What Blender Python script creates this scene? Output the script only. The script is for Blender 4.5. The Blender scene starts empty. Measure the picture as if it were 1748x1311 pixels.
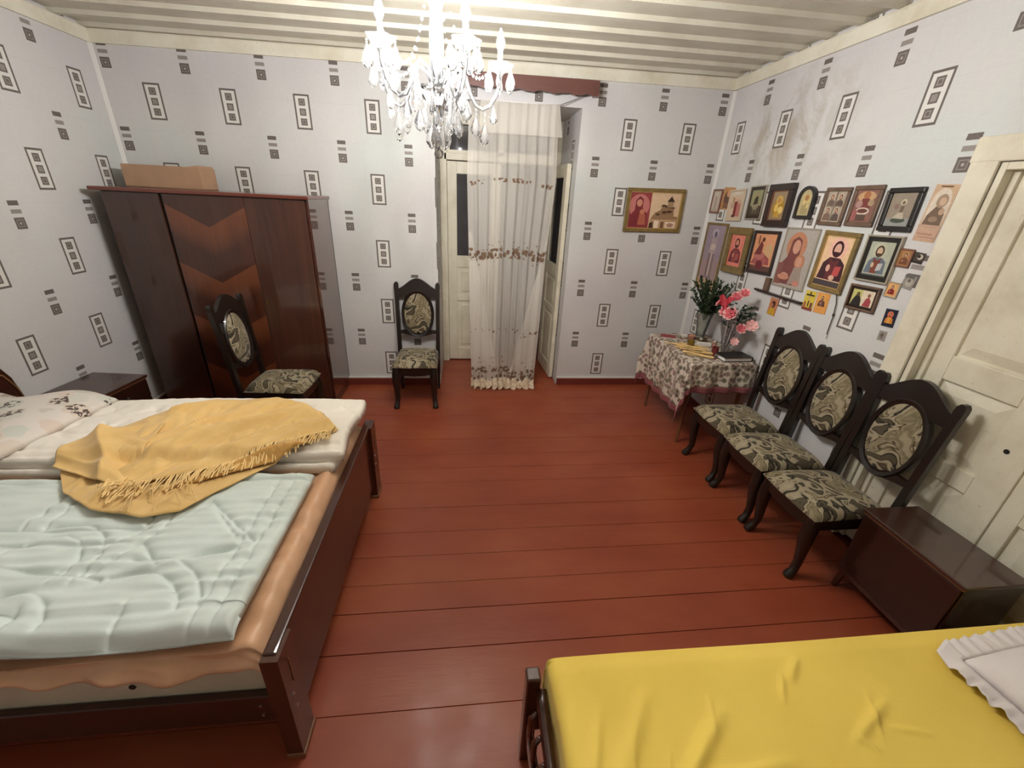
import bpy, bmesh, math, random
import numpy as np
from mathutils import Vector, Matrix
random.seed(7)
rng = np.random.default_rng(7)
PI = math.pi
C = bpy.context.scene.collection
SC = bpy.context.scene

# ------------------------------------------------------------------ camera, world, exposure
W0, H0, FPX = 1748.0, 1311.0, 706.69
YAW, PITCH, ROLL = 0.125322, 0.423420, 0.051366
cam_d = bpy.data.cameras.new('camera')
cam_d.sensor_fit = 'HORIZONTAL'; cam_d.sensor_width = 36.0; cam_d.lens = FPX / W0 * 36.0
cam_d.clip_start = 0.02
cam = bpy.data.objects.new('camera', cam_d); C.objects.link(cam)
_F = Vector((math.sin(YAW) * math.cos(PITCH), math.cos(YAW) * math.cos(PITCH), -math.sin(PITCH)))
_R = Vector((math.cos(YAW), -math.sin(YAW), 0)); _U = _R.cross(_F)
_R2 = math.cos(ROLL) * _R + math.sin(ROLL) * _U; _U2 = -math.sin(ROLL) * _R + math.cos(ROLL) * _U
cam.matrix_world = Matrix(((_R2.x, _U2.x, -_F.x, 2.650), (_R2.y, _U2.y, -_F.y, -3.977), (_R2.z, _U2.z, -_F.z, 1.803), (0, 0, 0, 1)))
SC.camera = cam
world = bpy.data.worlds.new('night_world'); SC.world = world; world.use_nodes = True
world.node_tree.nodes['Background'].inputs[0].default_value = (0.01, 0.012, 0.02, 1)
world.node_tree.nodes['Background'].inputs[1].default_value = 0.3
SC.view_settings.view_transform = 'Standard'; SC.view_settings.look = 'None'
SC.view_settings.exposure = 0.06; SC.view_settings.gamma = 1.0; SC.view_settings.use_curve_mapping = False
try:
    SC.cycles.use_denoising = True; SC.cycles.max_bounces = 7; SC.cycles.transparent_max_bounces = 16
    SC.cycles.caustics_reflective = False; SC.cycles.caustics_refractive = False
except Exception:
    pass
BULB = 1500.0            # chandelier bulb emission

# ------------------------------------------------------------------ helpers: colour and nodes
def lin(c):
    return tuple(((x / 255.0) / 12.92 if x / 255.0 <= 0.04045 else ((x / 255.0 + 0.055) / 1.055) ** 2.4) for x in c)
def rgba(c): return (*lin(c), 1.0)
class G:
    """small node-graph writer"""
    def __init__(s, name):
        s.mat = bpy.data.materials.new(name); s.mat.use_nodes = True
        s.nt = s.mat.node_tree; s.nt.nodes.clear()
        s.out = s.nt.nodes.new('ShaderNodeOutputMaterial')
    def put(s, sock, v):
        if isinstance(v, bpy.types.NodeSocket): s.nt.links.new(v, sock)
        elif isinstance(v, (int, float)):
            try: sock.default_value = v
            except TypeError: sock.default_value = (v, v, v)
        else:
            v = tuple(v)
            if len(v) == 3 and len(sock.default_value) == 4: v = (*v, 1.0)
            sock.default_value = v
    def node(s, t, ins={}, **kw):
        n = s.nt.nodes.new(t)
        for k, v in kw.items(): setattr(n, k, v)
        for k, v in ins.items(): s.put(n.inputs[k], v)
        return n
    def m(s, op, a, b=None, c=None):
        n = s.node('ShaderNodeMath', operation=op)
        s.put(n.inputs[0], a)
        if b is not None: s.put(n.inputs[1], b)
        if c is not None: s.put(n.inputs[2], c)
        return n.outputs[0]
    def mix(s, f, a, b, bt='MIX'):
        n = s.node('ShaderNodeMix', data_type='RGBA', blend_type=bt)
        s.put(n.inputs[0], f); s.put(n.inputs[6], a); s.put(n.inputs[7], b)
        return n.outputs[2]
    def ramp(s, f, stops, interp='LINEAR'):
        n = s.node('ShaderNodeValToRGB'); r = n.color_ramp; r.interpolation = interp
        while len(r.elements) < len(stops): r.elements.new(0.5)
        for e, (p, c) in zip(r.elements, stops): e.position = p; e.color = (*c, 1) if len(c) == 3 else c
        s.put(n.inputs[0], f); return n.outputs[0]
    def noise(s, vec, scale, detail=4, rough=0.55, dist=0.0):
        n = s.node('ShaderNodeTexNoise', {'Vector': vec, 'Scale': scale, 'Detail': detail, 'Roughness': rough, 'Distortion': dist})
        return n.outputs[0]
    def obj(s): return s.node('ShaderNodeTexCoord').outputs['Object']
    def uv(s): return s.node('ShaderNodeTexCoord').outputs['UV']
    def sep(s, v):
        n = s.node('ShaderNodeSeparateXYZ', {0: v}); return n.outputs[0], n.outputs[1], n.outputs[2]
    def map(s, v, sc=(1, 1, 1), rot=(0, 0, 0), loc=(0, 0, 0)):
        return s.node('ShaderNodeMapping', {'Vector': v, 'Scale': sc, 'Rotation': rot, 'Location': loc}).outputs[0]
    def bump(s, h, strength=0.2, dist=0.01):
        return s.node('ShaderNodeBump', {'Height': h, 'Strength': strength, 'Distance': dist}).outputs[0]
    def pbr(s, col, rough=0.5, normal=None, metal=0.0, spec=0.5, coat=0.0, coat_rough=0.05, sheen=0.0, emit=None, estr=0.0, sss=0.0):
        n = s.node('ShaderNodeBsdfPrincipled')
        s.put(n.inputs['Base Color'], col); s.put(n.inputs['Roughness'], rough); s.put(n.inputs['Metallic'], metal)
        s.put(n.inputs['Specular IOR Level'], spec); s.put(n.inputs['Coat Weight'], coat); s.put(n.inputs['Coat Roughness'], coat_rough)
        s.put(n.inputs['Sheen Weight'], sheen)
        if normal is not None: s.put(n.inputs['Normal'], normal)
        return n.outputs[0]
    def done(s, shader):
        s.nt.links.new(shader, s.out.inputs[0]); return s.mat
def plain(name, c, rough=0.5, spec=0.5, metal=0.0, coat=0.0, nscale=0, namp=0.12, bump=0.0, bscale=60):
    g = G(name); col = rgba(c); nrm = None
    if nscale:
        f = g.noise(g.obj(), nscale, 5)
        dark = tuple(x * (1 - namp) for x in lin(c)); lite = tuple(min(1, x * (1 + namp)) for x in lin(c))
        col = g.ramp(f, [(0.3, dark), (0.7, lite)])
    if bump: nrm = g.bump(g.noise(g.obj(), bscale, 4), bump, 0.004)
    return g.done(g.pbr(col, rough, nrm, metal, spec, coat))
MAT = {}

# ------------------------------------------------------------------ helpers: meshes
class MB:
    def __init__(s): s.v = []; s.f = []; s.c = []; s.m = []
    def add(s, vs, fs, col=None, mi=0):
        o = len(s.v); s.v += [tuple(p) for p in vs]
        for f in fs: s.f.append(tuple(i + o for i in f)); s.c.append(col); s.m.append(mi)
        return s
    def box(s, x0, x1, y0, y1, z0, z1, b=0.0, col=None, mi=0):
        if b <= 0:
            vs = [(x, y, z) for z in (z0, z1) for y in (y0, y1) for x in (x0, x1)]
            return s.add(vs, [(0, 2, 3, 1), (4, 5, 7, 6), (0, 1, 5, 4), (2, 6, 7, 3), (0, 4, 6, 2), (1, 3, 7, 5)], col, mi)
        b = min(b, (x1 - x0) * .49, (y1 - y0) * .49, (z1 - z0) * .49)
        bm = bmesh.new()
        bmesh.ops.create_cube(bm, size=1.0, matrix=Matrix.Translation(((x0 + x1) / 2, (y0 + y1) / 2, (z0 + z1) / 2)) @ Matrix.Diagonal((x1 - x0, y1 - y0, z1 - z0, 1)))
        bmesh.ops.bevel(bm, geom=bm.edges[:], offset=b, segments=2, profile=0.5, affect='EDGES')
        return s.bm(bm, col, mi)
    def bm(s, bm, col=None, mi=0):
        bm.verts.ensure_lookup_table(); bm.verts.index_update()
        s.add([v.co[:] for v in bm.verts], [[v.index for v in f.verts] for f in bm.faces], col, mi); bm.free(); return s
    def tube(s, pts, r, n=8, cap=True, col=None, flat=1.0, mi=0):
        pts = [Vector(p) for p in pts]; k = len(pts)
        rs = r if isinstance(r, (list, tuple)) else [r] * k
        vs = []; fs = []; prev = None
        for i, p in enumerate(pts):
            t = (pts[min(i + 1, k - 1)] - pts[max(i - 1, 0)]).normalized()
            if prev is None:
                a = Vector((0, 0, 1)) if abs(t.z) < .9 else Vector((1, 0, 0)); u = t.cross(a).normalized()
            else:
                u = (prev - t * prev.dot(t)); u = u.normalized() if u.length > 1e-6 else t.orthogonal().normalized()
            prev = u; w = t.cross(u)
            for j in range(n):
                a = 2 * PI * j / n; vs.append(p + rs[i] * (math.cos(a) * u + math.sin(a) * w * flat))
        for i in range(k - 1):
            for j in range(n):
                fs.append((i * n + j, i * n + (j + 1) % n, (i + 1) * n + (j + 1) % n, (i + 1) * n + j))
        if cap: fs.append(tuple(range(n))[::-1]); fs.append(tuple((k - 1) * n + j for j in range(n)))
        return s.add(vs, fs, col, mi)
    def lathe(s, prof, c=(0, 0, 0), n=20, col=None, mi=0, wav=None):
        vs = []; fs = []
        for (r, z) in prof:
            for j in range(n):
                a = 2 * PI * j / n; rr = r * (1 + (wav[1] * math.cos(wav[0] * a) if wav else 0))
                vs.append((c[0] + rr * math.cos(a), c[1] + rr * math.sin(a), c[2] + z))
        k = len(prof)
        for i in range(k - 1):
            for j in range(n): fs.append((i * n + j, i * n + (j + 1) % n, (i + 1) * n + (j + 1) % n, (i + 1) * n + j))
        fs.append(tuple(range(n))[::-1]); fs.append(tuple((k - 1) * n + j for j in range(n)))
        return s.add(vs, fs, col, mi)
    def prism(s, poly, d0, d1, plane='xz', col=None, mi=0, lean=None):
        """poly in the plane, extruded from d0 to d1 along the third axis"""
        def P(a, b, d):
            if plane == 'xz': return (a, d + (lean(b) if lean else 0), b)
            if plane == 'yz': return (d, a, b)
            return (a, b, d)
        n = len(poly); vs = [P(a, b, d0) for a, b in poly] + [P(a, b, d1) for a, b in poly]
        fs = [tuple(range(n)), tuple(range(n, 2 * n))[::-1]] + [(i, i + n, (i + 1) % n + n, (i + 1) % n) for i in range(n)]
        return s.add(vs, fs, col, mi)
    def grid(s, X, Y, Z, close_u=False, col=None, mi=0):
        nu, nv = X.shape
        vs = np.stack([X, Y, Z], -1).reshape(-1, 3).tolist(); fs = []
        for i in range(nu - (0 if close_u else 1)):
            i2 = (i + 1) % nu
            for j in range(nv - 1): fs.append((i * nv + j, i2 * nv + j, i2 * nv + j + 1, i * nv + j + 1))
        return s.add(vs, fs, col, mi)
    def solid(s, X, Y, Zt, Zb, col=None):
        """closed slab between a top and a bottom height field"""
        nu, nv = X.shape; n = nu * nv
        vs = np.stack([X, Y, Zt], -1).reshape(-1, 3).tolist() + np.stack([X, Y, Zb], -1).reshape(-1, 3).tolist(); fs = []
        for i in range(nu - 1):
            for j in range(nv - 1):
                a, b, c, d = i * nv + j, (i + 1) * nv + j, (i + 1) * nv + j + 1, i * nv + j + 1
                fs.append((a, b, c, d)); fs.append((a + n, d + n, c + n, b + n))
        for i in range(nu - 1):
            for j in (0, nv - 1):
                a, b = i * nv + j, (i + 1) * nv + j; fs.append((a, a + n, b + n, b) if j == 0 else (a, b, b + n, a + n))
        for j in range(nv - 1):
            for i in (0, nu - 1):
                a, b = i * nv + j, i * nv + j + 1; fs.append((a, b, b + n, a + n) if i == 0 else (a, a + n, b + n, b))
        return s.add(vs, fs, col)
    def build(s, name, mat, parent=None, smooth=False, fix=True, uvf=None, auto=None):
        me = bpy.data.meshes.new(name); me.from_pydata(s.v, [], s.f)
        mats = mat if isinstance(mat, (list, tuple)) else [mat]
        for q in mats: me.materials.append(MAT[q] if isinstance(q, str) else q)
        if len(mats) > 1: me.polygons.foreach_set('material_index', s.m)
        if fix:
            bm = bmesh.new(); bm.from_mesh(me); bmesh.ops.recalc_face_normals(bm, faces=bm.faces[:]); bm.to_mesh(me); bm.free()
        if any(c is not None for c in s.c):
            at = me.color_attributes.new('col', 'FLOAT_COLOR', 'CORNER'); k = 0
            for pi, p in enumerate(me.polygons):
                cc = s.c[pi] or (1, 1, 1)
                for _ in range(p.loop_total): at.data[k].color = (*cc[:3], 1); k += 1
        if uvf:
            ul = me.uv_layers.new(name='UVMap')
            for p in me.polygons:
                for li in p.loop_indices:
                    ul.data[li].uv = uvf(me.vertices[me.loops[li].vertex_index].co, p.normal)
        if smooth or auto: me.polygons.foreach_set('use_smooth', [True] * len(me.polygons))
        o = bpy.data.objects.new(name, me); C.objects.link(o)
        if parent is not None: o.parent = parent
        if auto:
            md = o.modifiers.new('edge', 'EDGE_SPLIT'); md.split_angle = math.radians(auto)
        me.update(); return o
def tag(o, label, cat, group=None, kind=None):
    o['label'] = label
    if cat: o['category'] = cat
    if group: o['group'] = group
    if kind: o['kind'] = kind
    return o
def thing(name, label, cat, loc=(0, 0, 0), rz=0.0, group=None, kind=None):
    o = bpy.data.objects.new(name, None); o.empty_display_size = 0.05; C.objects.link(o)
    o.location = loc; o.rotation_euler = (0, 0, rz); return tag(o, label, cat, group, kind)
def copy_tree(o, parent=None):
    c = o.copy(); C.objects.link(c); c.parent = parent
    for ch in list(o.children): copy_tree(ch, c)
    return c
def sines(n, kmin, kmax, seed, aniso=(1, 1)):
    r = np.random.default_rng(seed); k = r.uniform(kmin, kmax, n); a = r.uniform(0, 2 * PI, n); ph = r.uniform(0, 2 * PI, n)
    kx, ky = k * np.cos(a) * aniso[0], k * np.sin(a) * aniso[1]
    return lambda x, y: sum(np.sin(kx[i] * x + ky[i] * y + ph[i]) for i in range(n)) / math.sqrt(n)
def sm(a, b, x):
    t = np.clip((x - a) / (b - a), 0, 1); return t * t * (3 - 2 * t)

# ------------------------------------------------------------------ materials
def wallpaper(name, stain=False):
    g = G(name); uv = g.uv(); u, v, _ = g.sep(uv)
    def box(a, b, ca, cb, ha, hb):
        x = g.m('LESS_THAN', g.m('ABSOLUTE', g.m('SUBTRACT', a, ca)), ha)
        y = g.m('LESS_THAN', g.m('ABSOLUTE', g.m('SUBTRACT', b, cb)), hb)
        return g.m('MULTIPLY', x, y)
    PU, PV = 0.53, 0.5247
    ua = g.m('WRAP', u, PU / 2, -PU / 2); va = g.m('WRAP', v, PV / 2, -PV / 2)
    ub = g.m('WRAP', g.m('SUBTRACT', u, PU / 2), PU / 2, -PU / 2)
    vb = g.m('WRAP', g.m('SUBTRACT', v, 0.2217 + 0.04), PV / 2, -PV / 2)     # 0 = 4 cm above the square's centre
    o3 = g.obj()
    big = g.noise(uv, 0.9, 3); fine = g.noise(g.map(uv, (9, 160, 1)), 2.0, 3); fine2 = g.noise(g.map(uv, (160, 9, 1)), 2.0, 3)
    base = g.ramp(big, [(0.3, lin((202, 199, 202))), (0.5, lin((208, 206, 205))), (0.7, lin((202, 206, 204)))])
    weave = g.m('MULTIPLY_ADD', g.m('ADD', fine, fine2), 0.16, 0.84)
    base = g.mix(1.0, base, weave, 'MULTIPLY')
    # faint printed grid
    gl = g.m('ADD', g.m('LESS_THAN', g.m('ABSOLUTE', g.m('WRAP', g.m('ADD', v, .19), PV / 4, -PV / 4)), 0.0016),
             g.m('LESS_THAN', g.m('ABSOLUTE', g.m('WRAP', g.m('ADD', u, .1), PU / 2, -PU / 2)), 0.0016))
    base = g.mix(g.m('MULTIPLY', g.m('MINIMUM', gl, 1.0), 0.10), base, rgba((150, 148, 146)))
    if stain:
        n = g.noise(g.map(uv, (1.6, 1, 1)), 3.2, 6, 0.65, 0.6)
        reg = g.m('SUBTRACT', 1.0, g.m('MULTIPLY', g.node('ShaderNodeVectorMath', {0: g.map(uv, (1.0, 1.5, 1), loc=(-0.55, 0.05, 0))}, operation='LENGTH').outputs['Value'], 1.25))
        f = g.m('MULTIPLY', g.m('MULTIPLY', g.ramp(n, [(0.48, (0, 0, 0)), (0.62, (1, 1, 1))]), g.m('MAXIMUM', reg, 0.0)), 0.75)
        base = g.mix(f, base, rgba((158, 145, 118)))
    col = base
    ink = g.noise(uv, 70, 3)
    dark = g.mix(ink, rgba((92, 84, 80)), rgba((118, 110, 105))); mid = g.mix(ink, rgba((135, 128, 122)), rgba((155, 148, 142)))
    white = rgba((218, 216, 211))
    col = g.mix(box(ua, va, 0, 0, .0585, .118), col, dark)
    col = g.mix(box(ua, va, 0, 0, .0462, .1057), col, white)
    for k in (-1, 0, 1):
        col = g.mix(box(ua, va, 0, k * .066, .0235, .0235), col, dark)
        col = g.mix(box(ua, va, 0, k * .066, .0150, .0150), col, mid)
        col = g.mix(box(ua, va, 0, k * .066, .0085, .0085), col, dark if k else mid)
    col = g.mix(box(ub, vb, 0, -.04, .0325, .0325), col, dark)
    col = g.mix(box(ub, vb, 0, -.04, .021, .021), col, mid)
    col = g.mix(box(ub, vb, 0, -.04, .0165, .0165), col, dark)
    col = g.mix(box(ub, vb, 0, -.04, .006, .006), col, rgba((176, 170, 164)))
    col = g.mix(box(ub, vb, 0, .026, .0325, .0115), col, mid)
    col = g.mix(box(ub, vb, 0, .073, .0325, .0135), col, dark)
    return g.done(g.pbr(col, 0.55, g.bump(g.m('ADD', fine, fine2), 0.06, 0.002), spec=0.35))
MAT['paper'] = wallpaper('wallpaper'); MAT['paper_stained'] = wallpaper('wallpaper_stained', True)

def floor_mat():
    g = G('red_floor_paint'); o = g.obj()
    gr = g.noise(g.map(o, (1.2, 14, 14)), 3.0, 6, 0.6, 0.4)
    pat = g.noise(g.map(o, (1, 2.2, 1)), 1.6, 4)
    col = g.ramp(pat, [(0.25, lin((138, 61, 42))), (0.5, lin((150, 72, 47))), (0.75, lin((158, 84, 53)))])
    col = g.mix(g.m('MULTIPLY', g.ramp(gr, [(0.30, (1, 1, 1)), (0.50, (0, 0, 0))]), 0.03), col, rgba((112, 46, 34)))
    h = g.m('ADD', g.m('MULTIPLY', gr, 0.6), g.noise(g.map(o, (2, 7, 2)), 2.5, 3))
    rough = g.ramp(g.noise(o, 4.0, 4), [(0.3, (0.34,) * 3), (0.7, (0.48,) * 3)])
    return g.done(g.pbr(col, rough, g.bump(h, 0.22, 0.006), spec=0.36, coat=0.08, coat_rough=0.16))
MAT['floor'] = floor_mat()
MAT['base_red'] = plain('red_baseboard_paint', (112, 50, 40), 0.4, nscale=6)
def white_paint(name, c, c2, rough=0.45, sc=5):
    g = G(name); o = g.obj(); n = g.noise(o, sc, 6, 0.65)
    col = g.mix(g.ramp(n, [(0.42, (0, 0, 0)), (0.75, (1, 1, 1))]), rgba(c), rgba(c2))
    spots = g.noise(o, 38, 3); col = g.mix(g.m('MULTIPLY', g.ramp(spots, [(0.68, (0, 0, 0)), (0.74, (1, 1, 1))]), 0.35), col, rgba((150, 138, 112)))
    return g.done(g.pbr(col, rough, g.bump(g.noise(g.map(o, (20, 20, 3)), 2, 4), 0.15, 0.003)))
MAT['door_white'] = white_paint('cream_door_paint', (226, 220, 200), (204, 196, 172))
MAT['ceil'] = white_paint('ceiling_paint', (206, 202, 186), (188, 182, 164), 0.5, 3)
MAT['cornice'] = white_paint('cornice_paint', (226, 222, 206), (206, 198, 174), 0.5, 4)
MAT['plaster_edge'] = plain('white_caulk', (216, 213, 209), 0.6)

def wood(name, dark, lite, rough=0.25, coat=0.6, axis='z', sc=1.0, chev=False, coat_rough=0.06):
    g = G(name); o = g.obj()
    s = {'x': (1.2, 16, 16), 'y': (16, 1.2, 16), 'z': (16, 16, 1.2)}[axis]; s = tuple(k * sc for k in s)
    n = g.noise(g.map(o, s), 1.0, 7, 0.62, 1.2); n2 = g.noise(g.map(o, tuple(k * 0.35 for k in s)), 1.0, 3)
    col = g.ramp(g.m('MULTIPLY_ADD', n2, 0.5, g.m('MULTIPLY', n, 0.5)), [(0.3, lin(dark)), (0.72, lin(lite))])
    if chev:
        x, y, z = g.sep(o); ax = g.m('ABSOLUTE', x)
        t = g.m('SUBTRACT', z, g.m('MULTIPLY', ax, 0.55))
        fr = g.m('FRACT', g.m('DIVIDE', g.m('ADD', t, 5.0 + .01), 0.40))
        band = g.ramp(fr, [(0.0, (0, 0, 0)), (0.45, (0.0,) * 3), (0.70, (0.7,) * 3), (0.985, (1, 1, 1)), (1.0, (0, 0, 0))])
        col = g.mix(g.m('MULTIPLY', band, 0.85), col, g.mix(n, rgba((88, 44, 26)), rgba((130, 74, 42))))
    return g.done(g.pbr(col, rough, g.bump(n, 0.04, 0.002), coat=coat, coat_rough=coat_rough))
MAT['ward'] = wood('wardrobe_veneer', (38, 19, 13), (74, 42, 28), 0.3, 0.8)
MAT['ward_mid'] = wood('wardrobe_chevron_veneer', (44, 20, 13), (80, 42, 27), 0.3, 0.7, chev=True)
MAT['ward_right'] = wood('wardrobe_striped_veneer', (40, 20, 14), (94, 55, 40), 0.3, 0.7, sc=0.62)
MAT['ward_side'] = wood('wardrobe_polished_side', (60, 30, 22), (88, 48, 34), 0.12, 1.0, coat_rough=0.02)
MAT['ward_top'] = wood('wardrobe_top_wood', (84, 38, 28), (122, 62, 46), 0.3, 0.6, axis='x')
MAT['walnut'] = wood('bed_walnut', (42, 19, 12), (74, 37, 23), 0.32, 0.5, axis='y')
MAT['walnut_z'] = wood('bed_walnut_upright', (50, 24, 15), (86, 45, 28), 0.32, 0.5, axis='z')
MAT['walnut_x'] = wood('bed_walnut_rail', (40, 18, 12), (70, 34, 22), 0.35, 0.4, axis='x')
MAT['stand'] = wood('nightstand_veneer', (40, 19, 13), (74, 41, 28), 0.28, 0.6, axis='y')
MAT['stand_dark'] = wood('nightstand_dark_veneer', (28, 12, 8), (50, 24, 16), 0.3, 0.6, axis='z')
MAT['worn'] = plain('worn_wood_edge', (130, 88, 58), 0.5, nscale=20)
MAT['chair_black'] = wood('black_stained_wood', (16, 11, 9), (34, 23, 18), 0.35, 0.35, axis='z')
MAT['table_leg'] = wood('table_leg_wood', (96, 58, 34), (132, 86, 54), 0.4, 0.3)
def chair_fabric():
    g = G('olive_swirl_upholstery'); o = g.obj()
    w = g.noise(o, 4.0, 2, 0.5); off = g.node('ShaderNodeVectorMath', {0: o, 1: g.node('ShaderNodeCombineXYZ', {0: g.m('MULTIPLY', w, .25), 1: g.m('MULTIPLY', w, .2), 2: g.m('MULTIPLY', w, .3)}).outputs[0]}, operation='ADD').outputs[0]
    n = g.noise(off, 7.0, 2.0, 0.5, 1.3)
    c = g.ramp(n, [(0.0, lin((66, 58, 43))), (0.385, lin((82, 73, 54))), (0.40, lin((34, 28, 20))), (0.425, lin((40, 33, 24))), (0.44, lin((152, 141, 116))),
                   (0.50, lin((164, 152, 127))), (0.525, lin((96, 80, 54))), (0.545, lin((60, 50, 34))), (0.56, lin((148, 137, 110))), (0.63, lin((110, 99, 72))), (0.72, lin((156, 144, 118)))])
    wv = g.noise(o, 420, 2)
    return g.done(g.pbr(c, 0.75, g.bump(g.m('ADD', wv, n), 0.25, 0.003), spec=0.3, sheen=0.15))
MAT['fabric'] = chair_fabric()
def cloth(name, c, c2=None, rough=0.8, sc=8, weave=300, sheen=0.1, spec=0.25, bump=0.2, mix=0.5):
    g = G(name); o = g.obj(); n = g.noise(o, sc, 5, 0.6)
    col = g.mix(g.ramp(n, [(0.3, (0, 0, 0)), (0.75, (1, 1, 1))]), rgba(c), rgba(c2 or tuple(int(k * .9) for k in c)))
    wv = g.noise(o, weave, 2)
    return g.done(g.pbr(col, rough, g.bump(wv, bump, 0.002), spec=spec, sheen=sheen))
MAT['peach'] = cloth('peach_satin_sheet', (222, 178, 142), (206, 156, 120), 0.42, 4, 200, 0.1, 0.5, 0.08)
MAT['blue'] = cloth('pale_blue_satin_quilt', (222, 232, 228), (212, 224, 221), 0.5, 5, 90, 0.1, 0.45, 0.2)
MAT['ivory'] = cloth('ivory_quilt_cotton', (248, 242, 233), (242, 234, 222), 0.7, 6)
MAT['mustard'] = cloth('mustard_wool_shawl', (234, 198, 134), (222, 182, 114), 0.85, 10, 260, 0.25, 0.2, 0.35)
MAT['mustard_knit'] = cloth('mustard_open_knit', (220, 174, 102), (190, 140, 74), 0.9, 40, 120, 0.25, 0.2, 0.9)
MAT['mustard_fringe'] = cloth('mustard_fringe_yarn', (244, 214, 156), (236, 200, 134), 0.85, 30)
MAT['cream_matt'] = cloth('cream_mattress_ticking', (208, 202, 178), (196, 188, 162), 0.8, 6)
MAT['yellow'] = cloth('yellow_cotton_spread', (244, 214, 102), (236, 204, 92), 0.75, 3, 260)
MAT['white_cotton'] = cloth('white_cotton', (230, 222, 220), (220, 212, 210), 0.8, 5)
def floral_duvet():
    g = G('white_duvet_with_flowers'); o = g.obj()
    col = rgba((222, 214, 206)); n = g.noise(o, 5, 3)
    vo = g.node('ShaderNodeTexVoronoi', {'Vector': g.map(o, (1, 1, 0.1)), 'Scale': 9.0}); d = vo.outputs['Distance']
    r, gg, b = (lambda q: (q.outputs[0], q.outputs[1], q.outputs[2]))(g.node('ShaderNodeSeparateColor', {0: vo.outputs['Color']}))
    dd = g.m('ADD', d, g.m('MULTIPLY', g.m('SUBTRACT', g.noise(o, 30, 3), 0.5), 0.35))
    blob = g.m('LESS_THAN', dd, 0.36); ring = g.m('MULTIPLY', blob, g.m('GREATER_THAN', g.noise(o, 42, 2), 0.5))
    pastel = g.ramp(r, [(0.0, lin((190, 202, 194))), (0.4, lin((216, 208, 194))), (0.65, lin((220, 196, 180))), (1.0, lin((190, 196, 180)))])
    col = g.mix(g.m('MULTIPLY', g.m('LESS_THAN', dd, 0.46), 0.6), col, pastel)
    col = g.mix(g.m('MULTIPLY', ring, g.m('GREATER_THAN', gg, 0.45)), col, rgba((92, 78, 72)))
    return g.done(g.pbr(col, 0.8, g.bump(n, 0.2, 0.01)))
MAT['floral'] = floral_duvet()
def table_floral():
    g = G('floral_tablecloth'); o = g.obj()
    vo = g.node('ShaderNodeTexVoronoi', {'Vector': o, 'Scale': 27.0}); d = g.m('ADD', vo.outputs['Distance'], g.m('MULTIPLY', g.m('SUBTRACT', g.noise(o, 50, 3), .5), .5))
    r = g.node('ShaderNodeSeparateColor', {0: vo.outputs['Color']}).outputs[0]
    blob = g.ramp(r, [(0.0, lin((96, 88, 74))), (0.35, lin((132, 118, 102))), (0.6, lin((150, 120, 116))), (0.8, lin((112, 110, 92))), (1.0, lin((156, 140, 120)))])
    ground = g.mix(g.noise(o, 9, 3), rgba((212, 200, 186)), rgba((190, 176, 162)))
    col = g.mix(g.ramp(d, [(0.46, (1, 1, 1)), (0.60, (0, 0, 0))]), ground, blob)
    col = g.mix(g.m('LESS_THAN', d, 0.17), col, rgba((70, 58, 48)))
    return g.done(g.pbr(col, 0.7, g.bump(g.noise(o, 260, 2), 0.15, 0.002)))
MAT['table_floral'] = table_floral()
MAT['rose_hem'] = cloth('dusty_rose_hem', (146, 84, 86), (120, 62, 68), 0.6, 9)
def sheer():
    g = G('ivory_sheer_lace'); uv = g.uv(); u, v, _ = g.sep(uv)
    sw = g.m('MULTIPLY', g.m('SINE', g.m('MULTIPLY', u, 4.2)), 0.03)
    vv = g.m('ADD', v, sw)
    vo = g.node('ShaderNodeTexVoronoi', {'Vector': g.map(uv, (1, 1, 0)), 'Scale': 26.0}); d = g.m('ADD', vo.outputs['Distance'], g.m('MULTIPLY', g.m('SUBTRACT', g.noise(uv, 60, 2), .5), .5))
    emb = 0.0
    for zc, hw, th in ((1.905, .018, .42), (1.305, .045, .56), (1.31, .10, .20), (0.575, .022, .36), (0.13, .07, .50), (0.22, .1, .18)):
        band = g.m('LESS_THAN', g.m('ABSOLUTE', g.m('SUBTRACT', vv, zc)), hw)
        emb = g.m('MAXIMUM', emb, g.m('MULTIPLY', band, g.m('LESS_THAN', d, th)))
    thread = g.mix(g.noise(uv, 30, 2), rgba((104, 82, 70)), rgba((158, 132, 110)))
    col = g.mix(emb, rgba((242, 238, 230)), thread)
    dif = g.node('ShaderNodeBsdfDiffuse', {0: col}).outputs[0]; trl = g.node('ShaderNodeBsdfTranslucent', {0: col}).outputs[0]
    tr = g.node('ShaderNodeBsdfTransparent').outputs[0]
    a = g.node('ShaderNodeMixShader', {0: 0.3, 1: dif, 2: trl}).outputs[0]
    op = g.m('MAXIMUM', emb, g.m('MULTIPLY_ADD', g.noise(g.map(uv, (220, 220, 1)), 1.0, 1), 0.2, 0.46))
    return g.done(g.node('ShaderNodeMixShader', {0: op, 1: tr, 2: a}).outputs[0])
MAT['sheer'] = sheer()
MAT['lace'] = cloth('lace_ruffle', (228, 216, 194), (176, 140, 106), 0.8, 34)
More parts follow.
